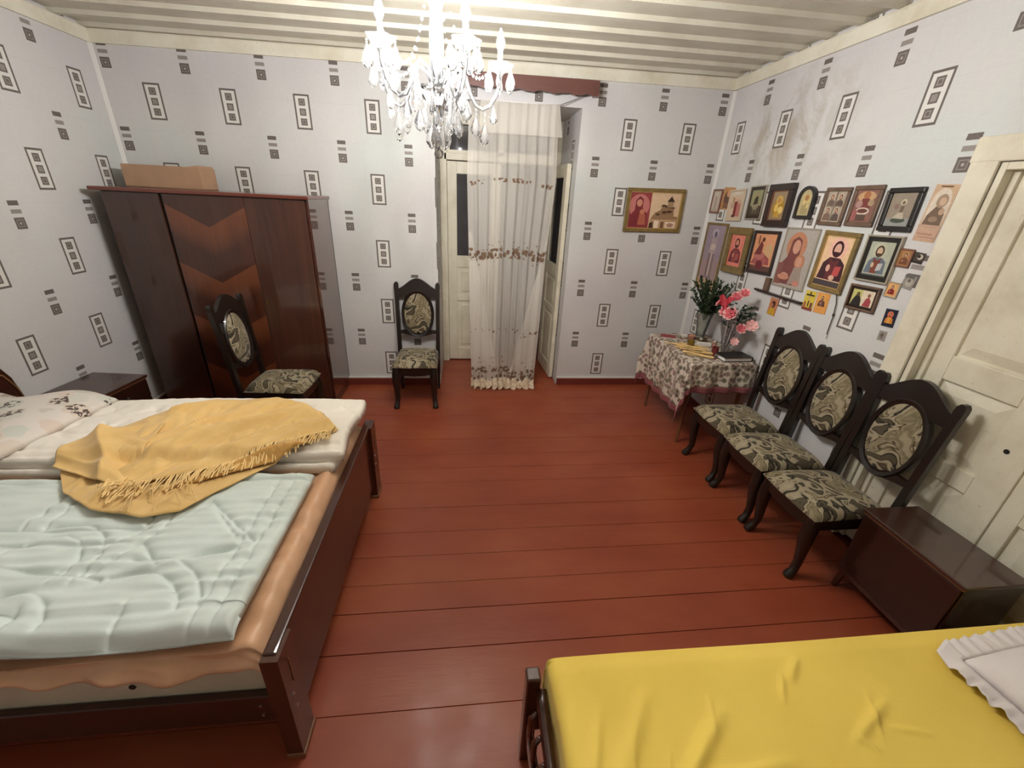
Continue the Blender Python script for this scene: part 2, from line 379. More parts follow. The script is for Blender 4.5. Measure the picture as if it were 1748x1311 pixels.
def glassy(name, tint=(1, 1, 1), op=0.25, rough=0.02, body=(0.9, 0.92, 0.95)):
    g = G(name); fr = g.node('ShaderNodeLayerWeight', {'Blend': 0.35}).outputs['Fresnel']
    tr = g.node('ShaderNodeBsdfTransparent', {0: (*tint, 1)}).outputs[0]
    gl = g.node('ShaderNodeBsdfGlossy', {0: (1, 1, 1, 1), 1: rough}).outputs[0]
    df = g.node('ShaderNodeMixShader', {0: 0.5, 1: g.node('ShaderNodeBsdfTranslucent', {0: (*body, 1)}).outputs[0], 2: g.node('ShaderNodeBsdfDiffuse', {0: (*body, 1)}).outputs[0]}).outputs[0]
    a = g.node('ShaderNodeMixShader', {0: op, 1: tr, 2: df}).outputs[0]
    return g.done(g.node('ShaderNodeMixShader', {0: fr, 1: a, 2: gl}).outputs[0])
MAT['crystal'] = glassy('cut_crystal', op=0.16)
MAT['glass_arm'] = glassy('moulded_glass', op=0.12)
MAT['pane'] = glassy('window_glass', (0.6, 0.6, 0.62), 0.45, 0.03, (0.20, 0.19, 0.2))  # grey diffuse body stands in for the reflection seen in the panes
MAT['wrap'] = glassy('cellophane_wrap', (0.9, 0.85, 0.86), 0.22, 0.12, (0.72, 0.62, 0.62))
MAT['vase'] = glassy('frosted_plastic_vase', (0.9, 0.92, 0.88), 0.2, 0.08, (0.7, 0.7, 0.64))
MAT['amber'] = glassy('amber_glass', (0.85, 0.7, 0.25), 0.3, 0.03, (0.7, 0.55, 0.12))
MAT['ruby'] = glassy('ruby_glass', (0.6, 0.16, 0.16), 0.45, 0.05, (0.45, 0.08, 0.08))
def emis(name, c, s):
    g = G(name); return g.done(g.node('ShaderNodeEmission', {0: (*c, 1), 1: s}).outputs[0])
MAT['bulb'] = emis('lit_candle_bulb', (1.0, 0.975, 0.95), BULB)
MAT['sleeve'] = plain('white_candle_sleeve', (240, 240, 236), 0.4)
MAT['chrome'] = plain('chrome', (210, 212, 215), 0.12, metal=1.0)
MAT['black_iron'] = plain('dark_iron', (30, 28, 27), 0.5)
MAT['pelmet'] = wood('brown_pelmet_board', (92, 56, 50), (118, 76, 66), 0.45, 0.2, axis='x')
MAT['cardboard'] = plain('brown_cardboard', (172, 138, 110), 0.85, nscale=8, namp=.08, bump=.1)
MAT['cord'] = plain('grey_cord', (120, 116, 112), 0.7)
MAT['cable'] = plain('dark_cable', (52, 46, 42), 0.6)
MAT['hall'] = plain('dim_hall_wall', (150, 148, 146), 0.8)
MAT['leaf'] = plain('dark_green_leaf', (44, 62, 36), 0.55, nscale=30, namp=.45)
MAT['leaf2'] = plain('bouquet_leaf', (30, 50, 32), 0.5, nscale=30, namp=.4)
MAT['petal'] = plain('pink_petal', (216, 104, 116), 0.6, nscale=60, namp=.3)
MAT['petal_edge'] = plain('pale_pink_petal', (238, 186, 182), 0.6, nscale=60, namp=.15)
MAT['petal_red'] = plain('crimson_ribbon', (176, 34, 52), 0.5, nscale=30)
MAT['beeswax'] = plain('beeswax', (222, 186, 124), 0.5, nscale=30, namp=.2)
MAT['paper_white'] = plain('white_paper', (226, 222, 214), 0.7)
MAT['book_black'] = plain('black_leatherette', (38, 34, 32), 0.45, bump=.2)
MAT['booklet_red'] = plain('red_booklet_cover', (140, 40, 48), 0.45)
MAT['brass'] = plain('tarnished_brass', (150, 124, 62), 0.35, metal=0.9)
MAT['clay'] = plain('rosy_clay', (168, 112, 96), 0.6)
MAT['gilt'] = plain('dull_gilt_frame', (134, 112, 66), 0.4, metal=0.3, nscale=25, namp=.25)
MAT['gilt_light'] = plain('bright_gilt_lip', (200, 168, 104), 0.3, metal=0.5)
MAT['frame_dark'] = plain('dark_brown_frame', (42, 28, 24), 0.35, coat=.3, nscale=12)
MAT['frame_black'] = plain('black_frame', (26, 21, 20), 0.35, coat=.3)
MAT['frame_brown'] = plain('dull_brown_frame', (104, 82, 66), 0.5, nscale=14, namp=.2)
MAT['frame_silver'] = plain('silver_frame', (176, 168, 152), 0.35, metal=.4)
MAT['frame_olive'] = plain('olive_frame', (120, 100, 58), 0.45, nscale=18, namp=.25)
MAT['frame_cream'] = plain('cream_plastic_frame', (196, 180, 158), 0.5)
MAT['frame_rose'] = plain('rosewood_frame', (126, 84, 68), 0.5)
def print_mat(name, rough, metal=0.0):
    g = G(name); at = g.node('ShaderNodeAttribute', attribute_name='col').outputs['Color']
    n = g.noise(g.obj(), 55, 4, 0.6); col = g.mix(g.ramp(n, [(0.3, (0.3,) * 3), (0.65, (0, 0, 0))]), at, g.mix(0.5, at, (0.02, 0.015, 0.012, 1)))
    return g.done(g.pbr(col, rough, metal=metal))
MAT['print'] = print_mat('printed_image', 0.3); MAT['foil'] = print_mat('embossed_foil_image', 0.28, 0.75)
def veg(): pass

# ------------------------------------------------------------------ the room
RW, YF, ZT, YB = 4.919, -4.9, 2.86, 0.75          # width, wall behind the camera, wall height, back wall thickness
def zc(x): return 2.662 + 0.044 * x / RW             # cornice underside (the ceiling dips a little to the left)
DX0, DX1, DZ = 2.405, 3.62, 2.50                      # doorway in the back wall
RY0, RY1, RZ = -2.21, -3.31, 2.04                    # doorway in the right wall
def uv_b(co, n):
    if abs(n.x) > .5: return ((co.y - 0.21), co.z - 2.332 + 0.16)
    return (co.x - .336, co.z - 2.332)
w = MB(); w.box(-.2, DX0, 0, YB, 0, ZT); w.box(DX1, RW + .2, 0, YB, 0, ZT); w.box(DX0, DX1, 0, YB, DZ, ZT)
tag(w.build('wall_back', 'paper', uvf=uv_b), 'grey patterned wallpaper wall with the curtained doorway', 'wall', kind='structure')
w = MB(); w.box(-.2, 0, YF - .2, 0, 0, ZT)
tag(w.build('wall_left', 'paper', uvf=lambda co, n: (co.y + .2227, co.z - 2.349)), 'grey patterned wallpaper wall behind the double bed', 'wall', kind='structure')
w = MB(); w.box(RW, RW + .22, RY0, 0, 0, ZT); w.box(RW, RW + .22, YF - .2, RY1, 0, ZT); w.box(RW, RW + .22, RY1, RY0, RZ, ZT)
tag(w.build('wall_right', 'paper_stained', uvf=lambda co, n: (-(co.y + .2034), co.z - 2.338)), 'stained patterned wallpaper wall hung with icons', 'wall', kind='structure')
w = MB(); w.box(0, RW, YF - .2, YF, 0, ZT)
tag(w.build('wall_front', 'paper', uvf=lambda co, n: (co.x, co.z)), 'patterned wallpaper wall behind the camera', 'wall', kind='structure')
w = MB(); w.box(2.0, 4.2, 2.4, 2.5, 0, ZT); w.box(1.9, 2.0, YB, 2.5, 0, ZT); w.box(4.2, 4.3, YB, 2.5, 0, ZT)
tag(w.build('wall_hall', 'hall'), 'plain wall of the dark hall beyond the doorway', 'wall', kind='structure')

fl = MB(); fl.box(-.2, RW + .2, YF - .2, 2.5, -.10, -.018)
fl = tag(fl.build('floor', 'base_red'), 'red painted plank floor', 'floor', kind='structure')
seams = [0.75, .55, .36, .18, 0.0, -.17, -.34, -.51, -.68, -.856, -1.08, -1.301, -1.47, -1.633, -1.886, -2.093, -2.269, -2.447, -2.60, -2.79, -3.02, -3.24, -3.46, -3.68, -3.9, -4.12, -4.34, -4.56, -4.78, YF]
for i, (a, b) in enumerate(zip(seams, seams[1:])):
    gap = 0.0022 if i % 3 else 0.0034
    x0, x1 = (DX0, DX1) if a > .01 else (0, RW)
    p = MB(); p.box(x0, x1, b + gap / 2, a - gap / 2, -.02, random.uniform(-.0012, .0), 0.0015)
    p.build('plank', 'floor', fl)
ce = MB(); ce.box(-.2, RW + .2, YF - .2, 2.5, ZT, ZT + .1)
ce = tag(ce.build('ceiling', 'ceil'), 'cream painted ceiling of lapped wooden boards', 'ceiling', kind='structure')
def cboard(y0, y1, dz0, dz1, nm, bev=0.0):
    vs = []
    for x in (0, RW):
        for (y, z) in ((y0 - bev, dz0), (y1 + bev, dz0), (y1, dz1), (y0, dz1)): vs.append((x, y, zc(x) + z))
    p = MB(); p.add(vs, [(0, 1, 2, 3), (7, 6, 5, 4), (0, 4, 5, 1), (1, 5, 6, 2), (2, 6, 7, 3), (3, 7, 4, 0)]); return p.build(nm, 'ceil', ce)
y = 0.05; pitch = 0.236
while y > YF:
    cboard(y - pitch, y - .001, 0.105, 0.14, 'ceiling_board')
    cboard(y - .118, y - .050, 0.082, 0.106, 'ceiling_batten', bev=-0.012)
    y -= pitch
n = 0
def trimbar(pts, name, mat, label):
    p = MB(); vs, fs = pts; p.add(vs, fs); return tag(p.build(name, mat), label, 'trim', kind='structure')
def cornice(x0, y0, x1, y1, nx, ny, name, label):
    vs = []
    for (x, y) in ((x0, y0), (x1, y1)):
        z = zc(x)
        for (d, dz) in ((0, 0), (.018, 0), (.022, .07), (.03, .079), (0, .079)): vs.append((x + nx * d, y + ny * d, z + dz))
    trimbar((vs, [(i, (i + 1) % 5, (i + 1) % 5 + 5, i + 5) for i in range(5)] + [(0, 1, 2, 3, 4), (9, 8, 7, 6, 5)]), name, 'cornice', label)
cornice(0, 0, RW, 0, 0, -1, 'trim_1', 'cream cornice strip above the doorway wall')
cornice(0, 0, 0, YF, 1, 0, 'trim_2', 'cream cornice strip above the left wall')
cornice(RW, 0, RW, YF, -1, 0, 'trim_3', 'cream cornice strip above the icon wall')
p = MB(); p.prism([(0, -.001), (.020, -.001), (.014, -.008), (.005, -.018), (0, -.022)], .08, 2.67, 'xy')
tag(p.build('trim_4', 'plaster_edge'), 'white plaster edge in the corner above the wardrobe', 'trim', kind='structure')
p = MB(); p.prism([(RW, -.001), (RW - .02, -.001), (RW - .014, -.01), (RW - .004, -.02), (RW, -.024)], .08, 2.70, 'xy')
tag(p.build('trim_5', 'plaster_edge'), 'white plaster edge in the corner beside the icons', 'trim', kind='structure')
def baseb(nm, x0, x1, y0, y1, label):
    t = tag(bpy.data.objects.new(nm, None), label, 'baseboard', kind='structure'); C.objects.link(t)
    p = MB(); p.box(x0, x1, y0, y1, 0, .072, .004); p.build('board', 'base_red', t)
    dx = .004 if x1 - x0 < .1 else 0; dy = .004 if y1 - y0 < .1 else 0
    p = MB(); p.box(x0 + (0 if x0 < 1 else dx), x1 - (0 if x1 > 4.9 else dx), y0 + dy, y1, .072, .084); p.build('white_edge', 'plaster_edge', t)
baseb('baseboard_back', 0, DX0 - .005, -.022, 0, 'dark red baseboard left of the curtained doorway')
baseb('baseboard_back_right', DX1 + .005, RW, -.022, 0, 'dark red baseboard right of the curtained doorway')
baseb('baseboard_left', 0, .022, YF, -.022, 'dark red baseboard under the left wall')
baseb('baseboard_right', RW - .022, RW, RY0 + .14, -.022, 'dark red baseboard under the icon wall')

# door_1: double door at the far side of the thick back wall
def leaf(parent, w_, h, glass=True, name='door_leaf'):
    """leaf in local x 0..w_, y -.02...02, z 0..h; glazed above, two panels below"""
    st = .095; L = MB()
    L.box(0, st, -.02, .02, 0, h, .003); L.box(w_ - st, w_, -.02, .02, 0, h, .003)
    for (z0, z1) in ((0, .14), (.70, .76), (1.07, 1.19), (h - .11, h)): L.box(st, w_ - st, -.02, .02, z0, z1, .003)
    o = L.build(name, 'door_white', parent)
    for (z0, z1) in ((.14, .70), (.76, 1.07)):
        q = MB(); q.box(st, w_ - st, -.006, .006, z0, z1); q.box(st + .04, w_ - st - .04, -.015, .015, z0 + .04, z1 - .04, .009); q.build('door_panel', 'door_white', o)
    if glass:
        q = MB(); q.box(st, w_ - st, -.003, .003, 1.19, h - .11); q.build('window_pane', 'pane', o)
    return o
d1 = thing('door_1', 'cream double door with glazed panels in the deep doorway', 'door', (0, .72, 0), kind='structure')
f = MB(); f.box(DX0 + .002, 2.475, -.05, .03, 0, DZ - .002, .004); f.box(DX1 - .045, DX1 - .002, -.05, .03, 0, DZ - .002, .004); f.box(DX0 + .045, DX1 - .045, -.05, .03, DZ - .05, DZ - .002, .004); f.box(DX0 + .045, DX1 - .045, -.05, .03, 2.11, 2.17, .004)
f.build('door_frame', 'door_white', d1)
tw = MB()
for (a, b) in ((DX0 + .045, DX0 + .10), (2.99, 3.04), (DX1 - .10, DX1 - .045)): tw.box(a, b, -.02, .02, 2.17, DZ - .05)
tw.box(DX0 + .1, DX1 - .1, -.02, .02, 2.17, 2.20); tw.box(DX0 + .1, DX1 - .1, -.02, .02, DZ - .08, DZ - .05)
tw = tw.build('transom', 'door_white', d1)
for (a, b) in ((DX0 + .1, 2.99), (3.04, DX1 - .1)):
    q = MB(); q.box(a, b, -.003, .003, 2.2, DZ - .08); q.build('window_pane', 'pane', tw)
l1 = leaf(d1, .54, 2.09); l1.location = (2.477, 0, .012)
l2 = leaf(d1, .54, 2.09); l2.location = (DX1 - .066, -.03, .012); l2.rotation_euler = (0, 0, -math.radians(86))
# door_2: panelled double door in the icon wall
d2 = thing('door_2', 'cream panelled double door in the icon wall', 'door', (RW, 0, 0), kind='structure')
f = MB()
for (a, b) in ((RY0 - .002, RY0 + .108), (RY1 - .125, RY1 + .002)): f.box(-.016, .001, a, b, 0, RZ + .09, .006)
f.box(-.018, .001, RY1 - .13, RY0 + .115, RZ - .002, RZ + .10, .006)
f.build('door_casing', 'door_white', d2)
f = MB(); f.box(.0, .045, RY0 - .03, RY0 - .004, 0, RZ - .004, .003); f.box(.045, .13, RY0 - .055, RY0 - .004, 0, RZ - .004, .003)
f.box(.0, .045, RY1 + .004, RY1 + .03, 0, RZ - .004, .003); f.box(.0, .13, RY1 + .03, RY0 - .03, RZ - .034, RZ - .004, .003)
f.build('door_jamb', 'door_white', d2)
def leaf_r(y0, y1):
    L = MB(); h = RZ - .04; st = .10; x0, x1 = .062, .10
    L.box(x0, x1, y0, y0 + st, .01, h, .004); L.box(x0, x1, y1 - st, y1, .01, h, .004)
    for (z0, z1) in ((.01, .20), (.63, .73), (1.09, 1.21), (h - .12, h)): L.box(x0, x1, y0 + st, y1 - st, z0, z1, .004)
    o = L.build('door_leaf', 'door_white', d2)
    for (z0, z1) in ((.20, .63), (.73, 1.09), (1.21, h - .12)):
        q = MB(); q.box(x0 + .016, x1 - .005, y0 + st, y1 - st, z0, z1)
        a, b, c, d = y0 + st + .012, y1 - st - .012, z0 + .012, z1 - .012; k = .045
        q.add([(x0 + .016, a, c), (x0 + .016, b, c), (x0 + .016, b, d), (x0 + .016, a, d), (x0 + .003, a + k, c + k), (x0 + .003, b - k, c + k), (x0 + .003, b - k, d - k), (x0 + .003, a + k, d - k)],
              [(0, 1, 5, 4), (1, 2, 6, 5), (2, 3, 7, 6), (3, 0, 4, 7), (4, 5, 6, 7)])
        q.build('door_panel', 'door_white', o)
    return o
ym = -2.755
la = leaf_r(ym + .003, RY0 - .034); lb = leaf_r(RY1 + .034, ym - .003)
q = MB(); q.box(.052, .063, ym - .03, ym + .006, .01, RZ - .045, .004); q.build('meeting_strip', 'door_white', lb)
q = MB(); q.lathe([(.0, 0), (.011, 0), (.011, .004), (.004, .004)], n=12); k = q.build('keyhole', 'black_iron', la); k.location = (.0605, -2.70, .90); k.rotation_euler = (0, PI / 2, 0)
q = MB(); q.box(.054, .062, -2.738, -2.712, 1.05, 1.064, .002); q.build('latch_plate', 'black_iron', la)
w = MB(); w.box(RW + .16, RW + .2, RY1, RY0, 0, RZ)
tag(w.build('wall_behind_door', 'hall'), 'plain dark wall behind the icon wall door', 'wall', kind='structure')

# ------------------------------------------------------------------ wardrobe, box, nightstands
t = thing('wardrobe', 'tall glossy dark brown wardrobe with chevron veneer middle door', 'wardrobe', (0, 0, 0))
WX0, WX1, WY0, WY1 = .145, 1.51, -.52, -.035
b = MB(); b.box(WX0, WX0 + .02, WY0, WY1, .10, 1.715); b.box(WX0, WX1, WY1 - .012, WY1, .10, 1.715); b.box(WX0 + .02, WX1 - .02, WY0, WY1 - .012, .10, .125); b.box(WX0 + .02, WX1 - .02, WY0, WY1 - .012, 1.69, 1.715)
b.build('body', 'ward', t)
b = MB(); b.box(WX1 - .02, WX1, WY0, WY1, .10, 1.715); b.build('side_panel', 'ward_side', t)
b = MB(); b.box(WX0 - .06, WX1 + .015, WY0 - .045, WY1 + .005, 1.715, 1.74, .006); b.build('top_board', 'ward_top', t)
b = MB(); b.box(WX0 + .03, WX1 - .015, WY0 + .03, WY0 + .05, 0, .10, .003); b.box(WX1 - .035, WX1 - .015, WY0 + .05, WY1, 0, .10, .003); b.box(WX0 + .03, WX0 + .05, WY0 + .05, WY1, 0, .10, .003)
b.build('plinth', 'ward', t)
for (a, c, m_) in ((WX0 + .002, .512, 'ward'), (.534, 1.070, 'ward_mid'), (1.073, WX1 - .022, 'ward_right')):
    b = MB(); hw = (c - a) / 2; b.box(-hw, hw, -.011, .011, -.80, .80, .003)
    o = b.build('door', m_, t); o.location = ((a + c) / 2, WY0 - .012, .912)
b = MB(); b.box(1.041 - .004, 1.041 + .004, -.003, .003, -.012, .012, .001); o = b.build('keyhole_plate', 'brass', t); o.location = (.055, WY0 - .026, .95); 
b = MB(); b.box(.514, .532, WY0 - .004, WY0 + .0, .10, 1.715); b.build('door_gap_shade', 'frame_black', t)  # black strip painted in as the shade of the gap between two doors

t = thing('cardboard_box', 'brown cardboard box lying on top of the wardrobe', 'box', (.43, -.20, 1.7405), math.radians(-2))
b = MB(); b.box(-.27, .27, -.10, .10, 0, .008); b.box(-.27, -.262, -.1, .1, 0, .15); b.box(.262, .27, -.1, .1, 0, .15); b.box(-.262, .262, -.1, -.092, 0, .15); b.box(-.262, .262, .092, .1, 0, .15)
b.build('box_body', 'cardboard', t)
b = MB(); b.prism([(-.265, .150), (.16, .150), (.16, .154), (-.265, .154)], -.10, .098); b.build('lid_flap', 'cardboard', t)
b = MB(); b.add([(.17, -.095, .150), (.268, -.095, .150), (.268, .095, .150), (.17, .095, .150), (.17, -.09, .153), (.262, -.09, .166), (.262, .09, .166), (.17, .09, .153)], [(0, 1, 2, 3), (4, 5, 6, 7), (0, 1, 5, 4), (1, 2, 6, 5), (2, 3, 7, 6), (3, 0, 4, 7)]); b.build('end_flap', 'cardboard', t)

def nightstand(label, loc, rz, w_, d, h, mat_top, mat_body, knobs=True):
    """front faces local -y; w_ along x"""
    t = thing('nightstand', label, 'nightstand', loc, rz)
    b = MB(); b.box(-w_ / 2 + .008, w_ / 2 - .008, -d / 2 + .012, d / 2, .13, h - .018, .003); b.build('body', mat_body, t)
    b = MB(); b.box(-w_ / 2, w_ / 2, -d / 2 - .004, d / 2 + .002, h - .018, h, .005); b.build('top_board', mat_top, t)
    b = MB(); b.box(-w_ / 2 + .006, w_ / 2 - .006, -d / 2 + .004, -d / 2 + .0125, h - .026, h - .019); b.build('edge_strip', 'worn', t)
    b = MB(); b.box(-w_ / 2 + .014, w_ / 2 - .014, -d / 2 + .001, -d / 2 + .012, .15, (h - .165 if knobs else h - .028), .003); dr = b.build('door', mat_body, t)
    dw = None
    if knobs:
        b = MB(); b.box(-w_ / 2 + .014, w_ / 2 - .014, -d / 2 + .001, -d / 2 + .012, h - .155, h - .028, .003); dw = b.build('drawer', mat_body, t)
    for q, z in (((dr, h - .24), (dw, h - .09)) if knobs else ()):
        k = MB(); k.lathe([(.004, 0), (.005, .012), (.012, .018), (.013, .024), (.006, .029), (0.001, .03)], n=12); k = k.build('knob', 'frame_black', q, smooth=True); k.location = (0, -d / 2 + .002, z); k.rotation_euler = (PI / 2, 0, 0)
    b = MB(); b.box(-w_ / 2 + .02, w_ / 2 - .02, -d / 2 + .02, -d / 2 + .035, .10, .132, .002); b.box(-w_ / 2 + .02, -w_ / 2 + .035, -d / 2 + .035, d / 2 - .02, .10, .132); b.box(w_ / 2 - .035, w_ / 2 - .02, -d / 2 + .035, d / 2 - .02, .10, .132); b.build('base_rail', mat_top, t)
    for sx in (-1, 1):
        for sy in (-1, 1):
            b = MB(); x, y = sx * (w_ / 2 - .03), sy * (d / 2 - .035)
            b.tube([(x + sx * .012, y + sy * .012, 0), (x, y, .128)], [.013, .022], 8); b.build('leg', mat_top, t, auto=40)
    return t
nightstand('dark nightstand between the wardrobe and the double bed', (.225, -1.24, 0), math.radians(84), .42, .37, .55, 'stand', 'stand_dark')
nightstand('reddish brown nightstand between the chair row and the yellow bed', (4.735, -2.81, 0), -PI / 2, .46, .30, .505, 'stand', 'stand_dark', False)

# ------------------------------------------------------------------ chairs
def chair():
    t = thing('dining_chair', '', 'chair', (0, 0, 0))
    ly = lambda z: 0.205 + 0.10 * max(0.0, z - .42)
    # seat cushion: domed pad, slightly narrower at the back
    n1, n2 = 18, 18; U, V = np.meshgrid(np.linspace(-1, 1, n1), np.linspace(-1, 1, n2), indexing='ij')
    hw = .199 - .018 * (V + 1) / 2; X = U * hw; Y = -.245 + (V + 1) / 2 * .425 - .012 * (1 - U ** 2) * (V < -.9)
    edge = (1 - np.abs(U) ** 6) * (1 - np.abs(V) ** 6)
    Zt = .402 + .052 * np.clip(edge, 0, 1) ** .45 + .006 * (1 - U ** 2) * (1 - V ** 2)
    b = MB(); b.solid(X, Y, Zt, np.full_like(Zt, .398)); b.build('seat', 'fabric', t, smooth=True, auto=60)
    ap = [(-.19, .398), (.19, .398), (.19, .345), (.15, .335), (.09, .318), (0, .312), (-.09, .318), (-.15, .335), (-.19, .345)]
    b = MB(); b.prism(ap, -.235, -.212)
    for s in (-1, 1): b.prism([(-.212, .398), (.185, .398), (.185, .335), (-.212, .335)], s * .172, s * .192, 'yz')
    b.box(-.172, .172, .165, .185, .335, .398); b.build('seat_frame', 'chair_black', t)
    for s in (-1, 1):
        b = MB(); b.tube([(s * .164, -.205, .398), (s * .164, -.216, .33), (s * .166, -.222, .26), (s * .166, -.212, .17), (s * .164, -.203, .09), (s * .170, -.218, .04), (s * .174, -.238, .014), (s * .175, -.244, 0)],
                         [.030, .037, .036, .028, .022, .022, .027, .024], 8); b.build('leg', 'chair_black', t, auto=50)
    for s in (-1, 1):
        b = MB(); zs = [0, .2, .40, .60, .80, .97, 1.005, 1.03, 1.045]; ws = [.015, .017, .019, .018, .018, .019, .021, .019, .008]
        vs = []; fs = []
        for z, w_ in zip(zs, ws):
            yc = ly(z) if z > .42 else .205 - .02 * (z < .1) + .012 * (1 - z / .42); xc = s * (.176 + .012 * z)
            vs += [(xc - w_, yc - .016, z), (xc + w_, yc - .016, z), (xc + w_, yc + .016, z), (xc - w_, yc + .016, z)]
        for i in range(len(zs) - 1):
            for j in range(4): fs.append((i * 4 + j, i * 4 + (j + 1) % 4, i * 4 + 4 + (j + 1) % 4, i * 4 + 4 + j))
        fs += [(0, 1, 2, 3), tuple(len(vs) - 4 + j for j in range(4))]
        b.add(vs, fs); b.build('back_post', 'chair_black', t)
    # crest rail: arched top, oval cut-out below
    xs = np.linspace(-.178, .178, 25); A, B_, zc0 = .150, .222, .755
    top = [(x, .985 + .095 * (0.5 + 0.5 * math.cos(PI * x / .178)) ** 0.8) for x in xs]
    bot = [(x, (max(.915, zc0 + (B_ - .03) * math.sqrt(max(0, 1 - (x / (A - .02)) ** 2))) if abs(x) < A - .02 else .915)) for x in xs]
    b = MB()
    for i in range(24):
        b.prism([bot[i], bot[i + 1], top[i + 1], top[i]], -.014, .014, lean=ly)
    b.build('crest_rail', 'chair_black', t)
    b = MB(); n = 40; vs = []; fs = []
    for j in range(n):
        a = 2 * PI * j / n
        for (ra, rb, dy) in ((A, B_, -.012), (A - .008, B_ - .008, -.022), (A - .026, B_ - .026, -.016), (A - .026, B_ - .026, .014), (A, B_, .014)):
            z = zc0 + rb * math.sin(a); vs.append((ra * math.cos(a), ly(z) + dy, z))
    for j in range(n):
        for k in range(5): fs.append((j * 5 + k, j * 5 + (k + 1) % 5, ((j + 1) % n) * 5 + (k + 1) % 5, ((j + 1) % n) * 5 + k))
    b.add(vs, fs); b.build('back_ring', 'chair_black', t, auto=35)
    rr = np.linspace(0.02, 1, 9); aa = np.linspace(0, 2 * PI, 37)[:-1]; Rr, Aa = np.meshgrid(rr, aa, indexing='ij'); 
    b = MB()
    for sgn in (-1, 1):
        X = (A - .025) * Rr * np.cos(Aa); Z = zc0 + (B_ - .025) * Rr * np.sin(Aa); Y = .205 + .1 * (Z - .42) + sgn * (.008 + .024 * (1 - Rr ** 2.5))
        X = np.concatenate([X, X[:, :1]], 1); Y = np.concatenate([Y, Y[:, :1]], 1); Z = np.concatenate([Z, Z[:, :1]], 1); b.grid(X, Y, Z)
        b.add([(X[0, j], Y[0, j], Z[0, j]) for j in range(36)], [tuple(range(36))])
    b.build('backrest', 'fabric', t, smooth=True)
    b = MB(); b.prism([(-.178, .598), (-.12, .600), (.12, .600), (.178, .598), (.178, .570), (.12, .562), (0, .535), (-.12, .562), (-.178, .570)], -.012, .012, lean=ly); b.build('cross_rail', 'chair_black', t)
    return t
ch0 = chair()
spots = [((2.212, -.30, 0), 0.0, 'dark upholstered dining chair standing against the back wall beside the doorway', None),
         ((1.215, -.855, 0), math.radians(88), 'dark upholstered dining chair standing sideways before the wardrobe', None),
         ((4.640, -1.525, 0), -PI / 2 + .02, 'dark oval-backed chair in the row of three, next to the table', 'row of three chairs by the icon wall'),
         ((4.635, -1.94, 0), -PI / 2 - .01, 'dark oval-backed chair in the middle of the row of three', 'row of three chairs by the icon wall'),
         ((4.630, -2.354, 0), -PI / 2 + .008, 'dark oval-backed chair in the row of three, next to the nightstand', 'row of three chairs by the icon wall')]
for i, (loc, rz, lab, grp) in enumerate(spots):
    o = ch0 if i == 0 else copy_tree(ch0)
    o.location = loc; o.rotation_euler = (0, 0, rz); o['label'] = lab
    if grp: o['group'] = grp

# ------------------------------------------------------------------ the double bed
BY0, BY1 = -3.135, -1.675
t = thing('double_bed', 'dark brown wooden double bed with plain footboard', 'bed', (0, 0, 0))
b = MB(); b.box(2.052, 2.078, BY0 + .10, BY1 - .10, .10, .505, .004); fb = b.build('footboard', 'walnut', t)
b = MB(); b.box(2.046, 2.086, BY0 + .02, BY1 - .02, .500, .522, .006); b.build('top_rail', 'walnut', fb)
for (a, c) in ((BY0, BY0 + .105), (BY1 - .105, BY1)):
    b = MB(); b.prism([(a, 0), (c, 0), (c, .515), (a, .515)], 2.045, 2.098, 'yz'); pt = b.build('foot_post', 'walnut_z', t)
    b = MB(); b.box(2.043, 2.104, a - .004, c + .004, 0, .022, .004); b.build('base_strip', 'worn', pt)
    for z in (.24, .30):
        b = MB(); b.lathe([(.001, 0), (.007, 0), (.007, .003), (.003, .005), (.001, .005)], n=10); k = b.build('bolt', 'chrome', pt); k.location = (2.098, (a + c) / 2 - .02, z); k.rotation_euler = (0, PI / 2, 0)
    b = MB(); b.box(2.098, 2.1005, (a + c) / 2 - .002, (a + c) / 2 + .002, .34, .45); b.build('inlay_strip', 'worn', pt)
for y in (BY0 + .03, BY1 - .055):
    b = MB(); b.box(.06, 2.046, y, y + .025, .17, .30, .004); rl = b.build('side_rail', 'walnut_x', t)
    for z in (.205, .255):
        k = MB(); k.lathe([(.001, 0), (.006, 0), (.006, .003), (.001, .004)], n=8); k = k.build('bolt', 'chrome', rl); k.location = (1.99, y, z); k.rotation_euler = (PI / 2, 0, 0)
b = MB()
hp = [(BY0 - .02, 0), (BY1 + .19, 0), (BY1 + .19, .60), (BY1 + .172, .72), (BY1 + .13, .81), (BY1 + .05, .86), (BY1 - .3, .90), ((BY0 + BY1) / 2, .92), (BY0 + .3, .90), (BY0 + .02, .85), (BY0 - .02, .7)]
b.prism(hp, .024, .055, 'yz'); hb = b.build('headboard', 'walnut', t)
b = MB(); b.tube([(.058, y, z - .06) for y, z in hp[2:]], .006, 6); b.build('moulding', 'worn', hb, smooth=True)
b = MB(); b.box(.06, 2.046, BY0 + .06, BY1 - .06, .20, .225); b.build('base_board', 'walnut_x', t)
# mattress
b = MB(); b.box(.065, 2.036, -3.075, -1.70, .226, .485, .035); mt = tag(b.build('mattress', 'cream_matt', smooth=True, auto=50), 'cream mattress lying in the double bed', 'mattress')
b = MB(); b.lathe([(.001, 0), (.010, 0), (.010, .003), (.006, .004), (.001, .003)], n=12); k = b.build('air_vent', 'black_iron', mt); k.location = (1.62, -3.0755, .355); k.rotation_euler = (PI / 2, 0, 0)
